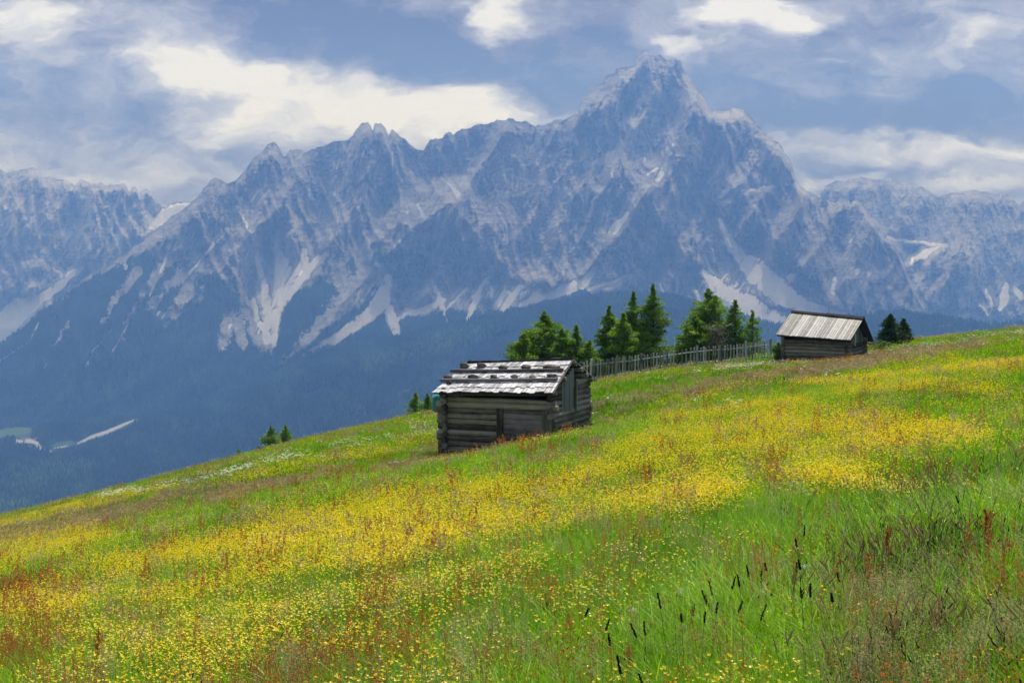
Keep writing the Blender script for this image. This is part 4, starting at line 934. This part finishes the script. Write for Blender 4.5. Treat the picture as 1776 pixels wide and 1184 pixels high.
for y in (-.10, 1.0, 2.2, 2.95, 3.6, 4.25):
    z0, z1 = at_roof(-.3, y)-.14, at_roof(Lh+.28, y)-.14
    p = MB(); p.log((-.25, y, z0), (Lh+.26, y, z1), .095, .09, n=9, seg=8); p.build('purlin', WX, root)
# front slope: courses of shingles, each board its own slab in the roof's mesh
rf = MB(); rows = 6; nb = 23
def slab(mb, a, b, c, d, th, lift0, lift1, n_):
    """a,b lower edge, c,d upper edge (c above b)"""
    lo = [a+n_*lift0, b+n_*lift0, c+n_*lift1, d+n_*lift1]; mb.hexa(lo + [p+n_*th for p in lo])
def slope(mb, A, B, C, D, rows, nb, th, overlap=.42, gap=.006, ragged=.035):
    n_ = (B-A).cross(D-A).normalized(); n_ = n_ if n_.z > 0 else -n_
    for r in range(rows):
        j0 = r/rows - (.02 if r else 0); j1 = min(1.0, (r+1+overlap)/rows)
        e = [0]; 
        while e[-1] < 1: e.append(e[-1] + random.uniform(.7, 1.3)/nb)
        e[-1] = 1.0
        for q in range(len(e)-1):
            dj = random.uniform(-ragged, ragged)/1.2; l = random.uniform(0, .012)
            i0, i1 = e[q], e[q+1]-gap/4; g = random.uniform(-.004, .004)
            a, b = roof_grid(A, B, C, D, i0, j0+dj+g), roof_grid(A, B, C, D, i1, j0+dj-g)
            c, d = roof_grid(A, B, C, D, i1, j1), roof_grid(A, B, C, D, i0, j1)
            slab(mb, a, b, c, d, th, .045+l, .004+random.uniform(0, .004), n_)
slope(rf, eL, eR, rR, rL, 6, 26, .022, gap=.012); 
roof = rf.build('roof', SHING, root)
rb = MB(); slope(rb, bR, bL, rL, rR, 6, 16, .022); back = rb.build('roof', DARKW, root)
und = MB(); dn = Vector((0, 0, -.03))
und.hexa([eL+dn+Vector((.04,.04,0)), eR+dn+Vector((-.04,.04,0)), rR+dn+Vector((-.04,0,-.02)), rL+dn+Vector((.04,0,-.02))] + [eL+Vector((.04,.04,-.006)), eR+Vector((-.04,.04,-.006)), rR+Vector((-.04,0,-.01)), rL+Vector((.04,0,-.01))])
und.hexa([bR+dn+Vector((-.04,-.04,0)), bL+dn+Vector((.04,-.04,0)), rL+dn+Vector((.04,0.004,-.02)), rR+dn+Vector((-.04,0.004,-.02))] + [bR+Vector((-.04,-.04,-.006)), bL+Vector((.04,-.04,-.006)), rL+Vector((.04,.004,-.01)), rR+Vector((-.04,.004,-.01))])
und.build('roof_boarding', DARKW, root)
rc = MB()
for k in range(9):
    a, b = rL.lerp(rR, k/9), rL.lerp(rR, (k+1.04)/9)
    rc.log(a+Vector((0, .03, .05+.02*random.random())), b+Vector((0, .03, .05+.02*random.random())), .055, .05, n=6, seg=3, wob=.3)
rc.build('ridge_cap', DARKW, root)
vb = MB(); vb.log(bR+Vector((.01, .02, -.01)), rR+Vector((.02, 0, .03)), .035, .035, n=4, seg=3, wob=.05); vb.log(eR+Vector((.0, -.02, .0)), rR+Vector((.02, 0, .02)), .03, .03, n=4, seg=3, wob=.05); vb.build('barge_board', POLEW, root)
rn = (eR-eL).cross(rL-eL).normalized(); rn = rn if rn.z > 0 else -rn
poles = []
for (xa, ya, xb, yb) in ((765.5, 661.5, 968, 659.5), (782, 645, 978, 643)):
    def on(px, py):
        # find the roof point at this place
        best = None
        for i_ in np.linspace(-.05, 1.02, 200):
            for j_ in np.linspace(.1, .95, 90):
                p = roof_grid(eL, eR, rR, rL, i_, j_); w_ = H.o + H.X*p.x + H.Y*p.y + Vector((0, 0, p.z))
                e = (CX+FPX*w_.x/w_.y-px)**2 + (HY-FPX*w_.z/w_.y-py)**2
                if best is None or e < best[0]: best = (e, p)
        return best[1]
    a, b = on(xa, ya+2), on(xb, yb+2); poles.append((a, b))
    pm = MB(); pm.log(a+rn*.12, b+rn*.115, .072, .058, n=9, seg=14, wob=.08, bend=-.02); pm.build('roof_pole', POLEW, root)
STN = [(806,636.5,15,9,'pale upright block of stone at the left end of the upper roof pole'), (836,636,17,6,'dark flat stone above the upper roof pole, second from its left end'), (874,639,15,5.5,'small reddish brown stone at the middle of the upper roof pole'),
       (914,638,17,6,'dark brown stone above the upper roof pole, second from its right end'), (958,637.5,34,4.5,'long thin slab of stone at the right end of the upper roof pole'),
       (778,655,19,5.5,'dark stone at the left end of the lower roof pole'), (823,655,20,5.5,'grey oblong stone above the lower roof pole, second from its left end'), (858,655,11,5.5,'small grey cube-like stone above the lower roof pole, third from its left end'),
       (892.5,655.5,14,6.5,'dark stone with a notch below above the lower roof pole, third from its right end'), (924,656,12,4.5,'smallest pale grey stone above the lower roof pole'), (958.5,655,18,7.5,'large mottled stone at the right end of the lower roof pole')]
for (a_, b_, w_, h_, lab) in STN:
    p = on(a_, b_+2.5) + rn*.11; wpos = H.o + H.X*p.x + H.Y*p.y + Vector((0, 0, p.z))
    so_ = MB(); k = wpos.y/FPX; so_.rock((0, 0, 0), (w_*k*1.02, .20, h_*k*1.25), sub=2); o = so_.build('roof_stone', STONE[0])
    o.location = wpos; o.rotation_euler = (R(22), 0, -R(22)+random.uniform(-.2, .2)); tag(o, lab, 'stone', 'stones weighing down the shingle roof')

# ------------------------------------------------ far hut
random.seed(33)
d0 = 88.0
H2 = Hut('log_hut', 'farther log hut at the fence end with a steep roof of long grey boards', 'log hay huts', PT(1359, 630, d0), R(27), 4.0, 4.15)
root = H2.root; W2 = 4.0; L2 = H2.solve(1469, 620, 0).x
H = H2
eL, eR = H.solve(1346, 582, -.45), H.solve(1476, 591.5, -.45); rL, rR = H.solve(1373, 541, W2/2), H.solve(1498, 553.5, W2/2)
bR = H.solve(1514, 592, W2+.45); bL = bR + (eL-eR)
fwall = MB(); n_ = 8
for k in range(-1, 7):
    z0 = .22*(k+.5); dz = -.02*k; fwall.log((-.05, 0, z0), (L2+.25+random.uniform(-.1, .1), 0, z0 - .05*k*.25), .118, .112, n=9, seg=10, wob=.09)
wtop = eR.z-.05
fwall.build('wall', WX, root)
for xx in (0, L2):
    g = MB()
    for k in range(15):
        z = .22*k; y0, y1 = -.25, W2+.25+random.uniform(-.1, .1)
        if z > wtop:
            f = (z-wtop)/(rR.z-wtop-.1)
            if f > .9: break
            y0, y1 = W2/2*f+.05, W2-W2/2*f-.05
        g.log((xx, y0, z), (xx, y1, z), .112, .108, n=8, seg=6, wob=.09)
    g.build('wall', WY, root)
g = MB()
for k in range(9): g.log((-.2, W2, .22*(k+.5)), (L2+.3, W2, .22*(k+.5)), .112, .11, n=8, seg=4)
g.build('wall', WX, root)
g = MB(); g.box((L2/2, W2/2, .9), (L2-.1, W2-.15, 1.7)); g.build('dark_core', INSIDE[0], root)
cp = MB(); cp.box((-.02, -.10, .75), (.16, .14, 2.1), jit=.01); cp.build('corner_post', WZ, root)
gb = MB()
for k in range(9):
    y = .35 + k*.36; zt = rR.z - .14 - abs(y+.17-W2/2)/(W2/2+.4)*(rR.z-bR.z)
    gb.box((L2+.11+.01*(k % 2), y+.17, (1.25+zt)/2), (.04, .33, max(.1, zt-1.25)), jit=.008)
gb.build('gable_boarding', HATCH, root)
lp = MB(); lp.box((L2+.17, 1.35, 1.75), (.05, .13, 1.25), jit=.01); lp.build('hatch_batten', SHING, root)
fl = MB(); fl.add([(0,0,0),(1,0,0),(0,1,0)], [(0,1,2)]) if False else None
for k in range(9):
    st = MB(); st.rock((-.2+k*.32, random.uniform(-.2, .0), -.10+random.uniform(-.05, .05)), (random.uniform(.28, .45), .3, .22), sub=1); st.build('footing_stone', STONE[0], root)
rf = MB(); slope(rf, eL, eR, rR, rL, 1, 30, .03, 0, .022, .012); rf.build('roof', BOARDW, root)
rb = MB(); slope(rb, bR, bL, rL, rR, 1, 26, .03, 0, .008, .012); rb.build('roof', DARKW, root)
und = MB()
und.hexa([eL+dn+Vector((.04,.04,0)), eR+dn+Vector((-.04,.04,0)), rR+dn+Vector((-.04,0,-.02)), rL+dn+Vector((.04,0,-.02))] + [eL+Vector((.04,.04,-.006)), eR+Vector((-.04,.04,-.006)), rR+Vector((-.04,0,-.01)), rL+Vector((.04,0,-.01))])
und.hexa([bR+dn+Vector((-.04,-.04,0)), bL+dn+Vector((.04,-.04,0)), rL+dn+Vector((.04,.004,-.02)), rR+dn+Vector((-.04,.004,-.02))] + [bR+Vector((-.04,-.04,-.006)), bL+Vector((.04,-.04,-.006)), rL+Vector((.04,.004,-.01)), rR+Vector((-.04,.004,-.01))])
und.build('roof_boarding', DARKW, root)
rc = MB()
for s_, t_ in ((0, .5), (.48, 1.0)):
    a, b = rL.lerp(rR, s_), rL.lerp(rR, t_); ax_ = (b-a).normalized()
    for sgn in (-1, 1):
        yv = Vector((0, sgn*.80, -.6)).normalized(); rc.box((a+b)/2+Vector((0, sgn*.09, .05+(.03 if s_ else 0))), ((b-a).length, .20, .03), (ax_, yv, ax_.cross(yv)), jit=.01)
rc.log(rR+Vector((-.25, 0, .12)), rR+Vector((.08, 0, .1)), .05, .05, n=6, seg=2)
rc.build('ridge_cap', DARKW, root)
rod = MB(); q = rL.lerp(rR, .52); rod.log(q+Vector((0, 0, .0)), q+Vector((0, 0, .48)), .012, .01, n=5, seg=2); rod.build('rod', DARKW, root)
vb = MB(); vb.log(bR+Vector((.02, 0, -.01)), rR+Vector((.03, 0, .03)), .045, .045, n=4, seg=3, wob=.05); vb.build('barge_board', DARKW, root)

# ------------------------------------------------ fence
random.seed(44)
def fence_pt(px):
    d = np.interp(px, [1005, 1350], [88, 97]); return GP(px, d), d
A0, _ = fence_pt(1008)
fr_ = empty('picket_fence', A0); tag(fr_, 'grey weathered picket fence running behind the near hut to the far hut', 'fence')
tops = [(1008, 627), (1100, 617), (1160, 609), (1200, 603), (1260, 599), (1349, 590)]
prev = None; k = 0; px = 1008.0; railpts = []
while px < 1350:
    p, d = fence_pt(px); h = (HY - col_interp(tops, px))/FPX*d - p.z + random.uniform(-.05, .06); post = (k % 8 == 3)
    mb = MB(); lean = random.gauss(0, .02) + .015; wd = (.085 if not post else .15)*random.uniform(.85, 1.15)
    top = h + (.14 if post else 0); b0 = p - A0 - Vector((0, 0, .15))
    mb.hexa([b0+Vector((-wd/2, -.02, 0)), b0+Vector((wd/2, -.02, 0)), b0+Vector((wd/2, .02, 0)), b0+Vector((-wd/2, .02, 0))] +
            [b0+Vector((-wd/2+lean*top, -.02, top+.15)), b0+Vector((wd/2+lean*top, -.02, top+.15+random.uniform(-.03, .03))), b0+Vector((wd/2+lean*top, .02, top+.15)), b0+Vector((-wd/2+lean*top, .02, top+.15))])
    if post: mb.box(b0+Vector((0, .13, top/2)), (.10, .10, top*.9))
    mb.build('post' if post else 'picket', PICKW, fr_)
    railpts.append((p-A0, h)); px += random.uniform(4.9, 6.0) if not (1195 > px > 1158) else random.uniform(5, 9); k += 1
for f_ in (.25, .80):
    rl = MB()
    for (p, h), (q, h2) in zip(railpts[::8], railpts[8::8] + [railpts[-1]]):
        if (p-q).length < .1: continue
        rl.log(p+Vector((0, .07, h*f_)), q+Vector((0, .07, h2*f_+random.uniform(-.03, .03))), .04, .035, n=5, seg=3, wob=.1)
    rl.build('rail', PICKW, fr_)

# ------------------------------------------------ trees near the brow
BARK = newmat('bark'); _nt = BARK[1]; _a = noise(_nt, mapping(_nt, objco(_nt), (6, 6, 2)), 1, 5, .6); principled(_nt, BARK[2], ramp(_nt, _a, [(.35, (.035, .027, .020)), (.7, (.13, .10, .075))]), .9, .1, _a, .8, .03)
def needle_mat(name, hue, tr=.35):
    m, nt, out = newmat(name); t = attr(nt, 'tint'); c = ramp(nt, t, hue)
    p = N(nt, 'ShaderNodeBsdfPrincipled'); p.inputs['Roughness'].default_value = .65; p.inputs['Specular IOR Level'].default_value = .2; nt.links.new(c, p.inputs['Base Color'])
    tr_ = N(nt, 'ShaderNodeBsdfTranslucent'); nt.links.new(c, tr_.inputs['Color']); mx = N(nt, 'ShaderNodeMixShader'); mx.inputs[0].default_value = tr
    nt.links.new(p.outputs[0], mx.inputs[1]); nt.links.new(tr_.outputs[0], mx.inputs[2]); nt.links.new(mx.outputs[0], out.inputs['Surface']); return m
LARCH = needle_mat('larch_needles', [(0, (.040, .110, .010)), (.5, (.175, .330, .022)), (1, (.38, .56, .06))]); SPRUCE = needle_mat('spruce_needles', [(0, (.018, .050, .018)), (.6, (.050, .110, .030)), (1, (.10, .18, .05))], .2)
LEAFY = needle_mat('leafy', [(0, (.06, .15, .02)), (1, (.20, .34, .06))], .45)
def tree(px, top_py, d, wpx, label, cat='larch tree', name='larch_tree', mat=LARCH, seed=0, dens=1.0, leans=0.0, z0f=.06, power=.85, group='larches behind the fence', droop=.15, base_py=None, needle=.15, clump=1.0):
    random.seed(2000+seed); nr = np.random.default_rng(3000+seed); b = GP(px, d)
    top = (HY-top_py)/FPX*d; Ht = top - b.z; Wd = wpx/FPX*d/2
    r_ = empty(name, b); tag(r_, label, cat, group)
    tk = MB(); lx = leans*Ht
    tk.log((0, 0, -.3), (lx*.5, 0, Ht*.5), .022*Ht+.03, .013*Ht+.01, n=8, seg=6, wob=.1); tk.log((lx*.5, 0, Ht*.5), (lx, 0, Ht*.985), .013*Ht+.01, .008, n=7, seg=6, wob=.1)
    V, F, T = [], [], []
    nbr = int(30*dens + Ht*15*dens)
    gaps = [(random.random()*6.28, random.uniform(.2, .9), random.uniform(.5, 1.0)) for _ in range(5)]
    for i in range(nbr):
        f = z0f + (1-z0f)*((i+random.random())/nbr)**.92; az = random.random()*6.283
        Lb = Wd*1.15*((1-f)**power)*(.30+.70*float(sstep(0, .30, 1-f)))*random.uniform(.62, 1.15) + .04
        for (ga, gf, gw) in gaps:
            if abs((az-ga+3.14) % 6.28-3.14) < gw and abs(f-gf) < .08: Lb *= .6
        z = f*Ht; x0 = lx*f
        steps = max(3, int(Lb/.13)); pts_ = []
        for s_ in range(steps+1):
            k = s_/steps; pts_.append((x0+math.cos(az)*Lb*k, math.sin(az)*Lb*k, z - droop*Lb*k + .22*Lb*k*k + .12*Lb*(1-f)*0))
        if i % 2 == 0: tk.log(pts_[0], pts_[-1], .012+.004*Lb, .004, n=4, seg=2, wob=.1)
        nl = int((14+85*Lb)*dens*clump)
        tb = random.random()*.55 + .2*f
        for _ in range(nl):
            k = random.random()**.55; s_ = k*steps; a = int(min(s_, steps-1)); q = s_-a
            c = np.array(pts_[a])*(1-q)+np.array(pts_[a+1])*q
            sp = (.03+.09*min(1, (1-f)*4)+.20*Lb*(1-k*.75))
            c = c + nr.normal(0, 1, 3)*sp*np.array([.75, .75, .38])
            dv = np.array([math.cos(az), math.sin(az), .25]) + nr.normal(0, .7, 3); dv /= np.linalg.norm(dv)
            ov = np.cross(dv, nr.normal(0, 1, 3)); ov /= np.linalg.norm(ov)+1e-9
            s1 = needle*random.uniform(.7, 1.5); s2 = s1*.36; n0 = len(V)
            V += [c-dv*s1*.5, c+ov*s2*.5, c+dv*s1*.6, c-ov*s2*.5]; F.append((n0, n0+1, n0+2, n0+3)); T += [min(1, max(0, tb+random.uniform(-.2, .35)))]*4
    tk.build('trunk', BARK[0], r_)
    mesh_np('crown', np.array(V), np.array(F), mat, r_, attrs=dict(tint=T)); return r_
tree(945, 541, 104, 128, 'broad pointed larch, tallest of the left clump above the near hut', seed=1, power=.52, dens=1.5)
tree(908, 578, 102, 98, 'low bushy larch at the far left of the clump above the near hut', seed=2, power=.5, dens=1.3)
tree(975, 570, 103, 78, 'rounded larch leaning against the tallest of the left clump', seed=3, power=.5, dens=1.2)
tree(1000, 563, 104, 62, 'small pointed larch at the right of the clump above the hut', seed=4, power=.7, dens=1.1)
tree(1022, 590, 102, 54, 'low shrubby larch filling the gap before the tall group', seed=14, power=.5, dens=1.0)
tree(1057, 530, 104, 84, 'dense conical larch at the left of the tall group behind the fence', seed=5, power=.75, dens=1.4)
tree(1082, 543, 102, 72, 'bright green larch in front within the tall group', seed=6, power=.6, dens=1.3)
tree(1099, 505, 105, 70, 'slender tall larch left beside the tallest tree', seed=7, power=.7, dens=1.1)
tree(1133, 493, 104, 88, 'tallest larch with open top and drooping branches', seed=8, power=.72, dens=1.15)
tree(1230, 501, 106, 108, 'wide larch with a bare spiky tip standing right of the fence gap', seed=9, power=.48, dens=1.35)
tree(1206, 547, 104, 82, 'low bright larch pressed against the wide one on its left', seed=10, power=.5, dens=1.4)
tree(1275, 520, 105, 54, 'slim larch between the wide larch and the small one', seed=11, power=.6, dens=1.0)
tree(1305, 538, 106, 48, 'sparse small larch at the right end of the row before the far hut', seed=12, power=.6, dens=.75)
tree(815, 622, 118, 20, 'tip of a small larch showing just above the near hut roof', seed=13, power=.8, dens=.8, group='small larches below the brow')
for (a_, b_, d_, w_, lab, sd) in ((1544, 545, 100, 58, 'dense dark spruce right of the far hut, taller of two', 20), (1567, 553, 101, 40, 'narrower dark spruce touching the taller one, right of the far hut', 21)):
    tree(a_, b_, d_, w_, lab, 'spruce tree', 'spruce_tree', SPRUCE, sd, 1.5, group='spruces beside the far hut', power=.8, droop=.25, clump=.9)
for (a_, b_, d_, w_, lab, sd, nd) in ((470, 739, 128, 52, 'left one of two small larches on the left brow', 30, .14), (495, 737, 130, 40, 'right one of two small larches on the left brow', 31, .14), (414, 779, 135, 34, 'tiny larch top peeping over the left brow', 32, .13),
    (721, 680, 126, 36, 'small green larch left of the near hut by the teal cover', 33, .14), (741, 682, 128, 36, 'pale larch right beside the teal cover', 34, .14)):
    tree(a_, b_, d_, w_, lab, seed=sd, power=.6, dens=1.1, group='small larches below the brow', needle=nd)
tree(1350, 594, 90, 22, 'light green leafy bush at the left corner of the far hut', 'bush', 'leafy_bush', LEAFY, 40, 1.6, group='bushes on the brow', power=.35, needle=.09)
tree(1532, 592, 94, 34, 'yellow green bush at the foot of the dark spruces', 'bush', 'leafy_bush', LEAFY, 41, 1.0, group='bushes on the brow', power=.3, needle=.10)
# tangle of dead branches in the wide larch group
random.seed(60); q = GP(1241, 103.2); o_ = empty('dead_branches', q); tag(o_, 'bare grey tangle of dead branches in front of the wide larch', 'dead branches')
mb = MB()
for _ in range(95):
    c = Vector((random.gauss(0, .42), random.gauss(0, .2), random.uniform(1.1, 2.9))); d_ = Vector((random.gauss(-.5, .8), random.gauss(0, .4), random.gauss(.1, .6))).normalized()*random.uniform(.3, .8)
    mb.log(c-d_, c+d_, .016, .008, n=4, seg=3, wob=.5)
for _ in range(6): mb.log((random.uniform(-.3, .3), 0, -.1), (random.uniform(-.6, .6), 0, 2.4), .035, .015, n=5, seg=3, wob=.3)
mb.build('branch', wood_mat('dead_wood', 2, (.14, .12, .10), (.42, .38, .34)), o_)

# teal cover over a stack beside the near hut
TEAL = newmat('teal_sheet'); _nt = TEAL[1]; _a = noise(_nt, objco(_nt), 3, 4, .6); principled(_nt, TEAL[2], ramp(_nt, _a, [(.3, (.0, .20, .19)), (.7, (.012, .33, .30))]), .4, .5, _a, .5, .04)
random.seed(70); d_ = 100.0; b = GP(761, d_); vs = []; fs = []; n = 26; rws = 12; hT = (HY-683)/FPX*d_ - b.z; rW = 11.5/FPX*d_
for i in range(rws+1):
    k = i/rws; z = hT*k; rr = rW*(1.0 + .06*math.sin(k*3.1)) if k < .86 else rW*(1 - ((k-.86)/.14)**2*.45)
    for j in range(n):
        th = 6.283*j/n; f = 1 + .045*math.sin(th*7+.6*math.sin(k*4)) + random.uniform(-.012, .012)
        vs.append((rr*f*math.cos(th), rr*f*math.sin(th), z*.985 + (.05*math.sin(th*3) if k > .8 else 0)))
vs.append((0, 0, hT))
for i in range(rws):
    for j in range(n): fs.append((i*n+j, i*n+(j+1) % n, (i+1)*n+(j+1) % n, (i+1)*n+j))
for j in range(n): fs.append((rws*n+j, rws*n+(j+1) % n, len(vs)-1))
tr_ = empty('covered_stack', b); tag(tr_, 'round stack wrapped in crumpled teal plastic sheet behind the left end of the near hut', 'covered stack')
mb = MB(); mb.add(vs, fs); mb.build('cover_sheet', TEAL[0], tr_, smooth=True)
mb = MB(); ring = [(rW*1.05*math.cos(6.283*j/18), rW*1.05*math.sin(6.283*j/18), hT*.80) for j in range(18)]
for j in range(18): mb.log(ring[j], ring[(j+1) % 18], .018, .018, n=5, seg=1, wob=0)
mb.build('rope', POLEW, tr_)

# small stones in the grass at the hut's right corner, flat boards by the fence
for (a_, b_, d_, s_, lab) in ((1026, 748, 57, .30, 'small pale stone at the right rear corner of the near hut'),):
    q = GP(a_, d_); q.z = max(q.z+.12, (HY-b_)/FPX*d_-.1); mb = MB(); mb.rock((0, 0, 0), (s_, .25, .24)); o = mb.build('field_stone', STONE[0]); o.location = q; tag(o, lab, 'stone')

# farm houses on the valley floor
WALLM = newmat('plaster'); principled(WALLM[1], WALLM[2], (.72, .70, .66), .9, .1); TILE = newmat('roof_tile'); principled(TILE[1], TILE[2], (.20, .11, .08), .85, .1)
GLASSM = newmat('window_glass'); principled(GLASSM[1], GLASSM[2], (.03, .04, .05), .15, .5)
def valley_pt(px, py):
    i = int(np.clip(np.searchsorted(pxh, px), 1, len(pxh)-1)); col = PYH[:, i]; j = int(np.argmin(np.abs(col-py))); return Vector((uh[j, i]*DH[j, i], DH[j, i], ZH[j, i]))
for i, (a_, b_, w_, lab) in enumerate(((24, 764, 13, 'white farmhouse at the left end of the valley hamlet'), (37, 763, 18, 'largest white farmhouse in the middle of the valley hamlet'), (47, 760, 11, 'small white farmhouse at the edge of the field behind the hamlet'), (62, 763, 13, 'white farmhouse at the right end of the valley hamlet by the gravel stream'), (17, 770, 10, 'isolated little white house among trees below the hamlet'))):
    p = valley_pt(a_, b_); r_ = empty('farmhouse', p, .3*i); tag(r_, lab, 'farmhouse', 'farmhouses on the valley floor'); dp, hh = w_*.7, 6.5
    mb = MB(); mb.hexa([(-w_/2,-dp/2,-3),(w_/2,-dp/2,-3),(w_/2,dp/2,-3),(-w_/2,dp/2,-3),(-w_/2,-dp/2,hh),(w_/2,-dp/2,hh),(w_/2,dp/2,hh),(-w_/2,dp/2,hh)])
    mb.add([(-w_/2,-dp/2,hh),(-w_/2,dp/2,hh),(-w_/2,0,hh+3)], [(0,1,2)]); mb.add([(w_/2,-dp/2,hh),(w_/2,dp/2,hh),(w_/2,0,hh+3)], [(0,1,2)]); mb.build('wall', WALLM[0], r_)
    mb = MB(); e = 1.0
    for s_ in (-1, 1): mb.hexa([(-w_/2-e,s_*(dp/2+e),hh-.9),(w_/2+e,s_*(dp/2+e),hh-.9),(w_/2+e,0,hh+3.2),(-w_/2-e,0,hh+3.2),(-w_/2-e,s_*(dp/2+e),hh-.5),(w_/2+e,s_*(dp/2+e),hh-.5),(w_/2+e,0,hh+3.6),(-w_/2-e,0,hh+3.6)])
    mb.build('roof', TILE[0], r_)
    for k in range(3): mb = MB(); mb.box((-w_/3+k*w_/3, -dp/2-.02, 3.4), (1.2, .1, 1.5)); mb.build('window', GLASSM[0], r_)
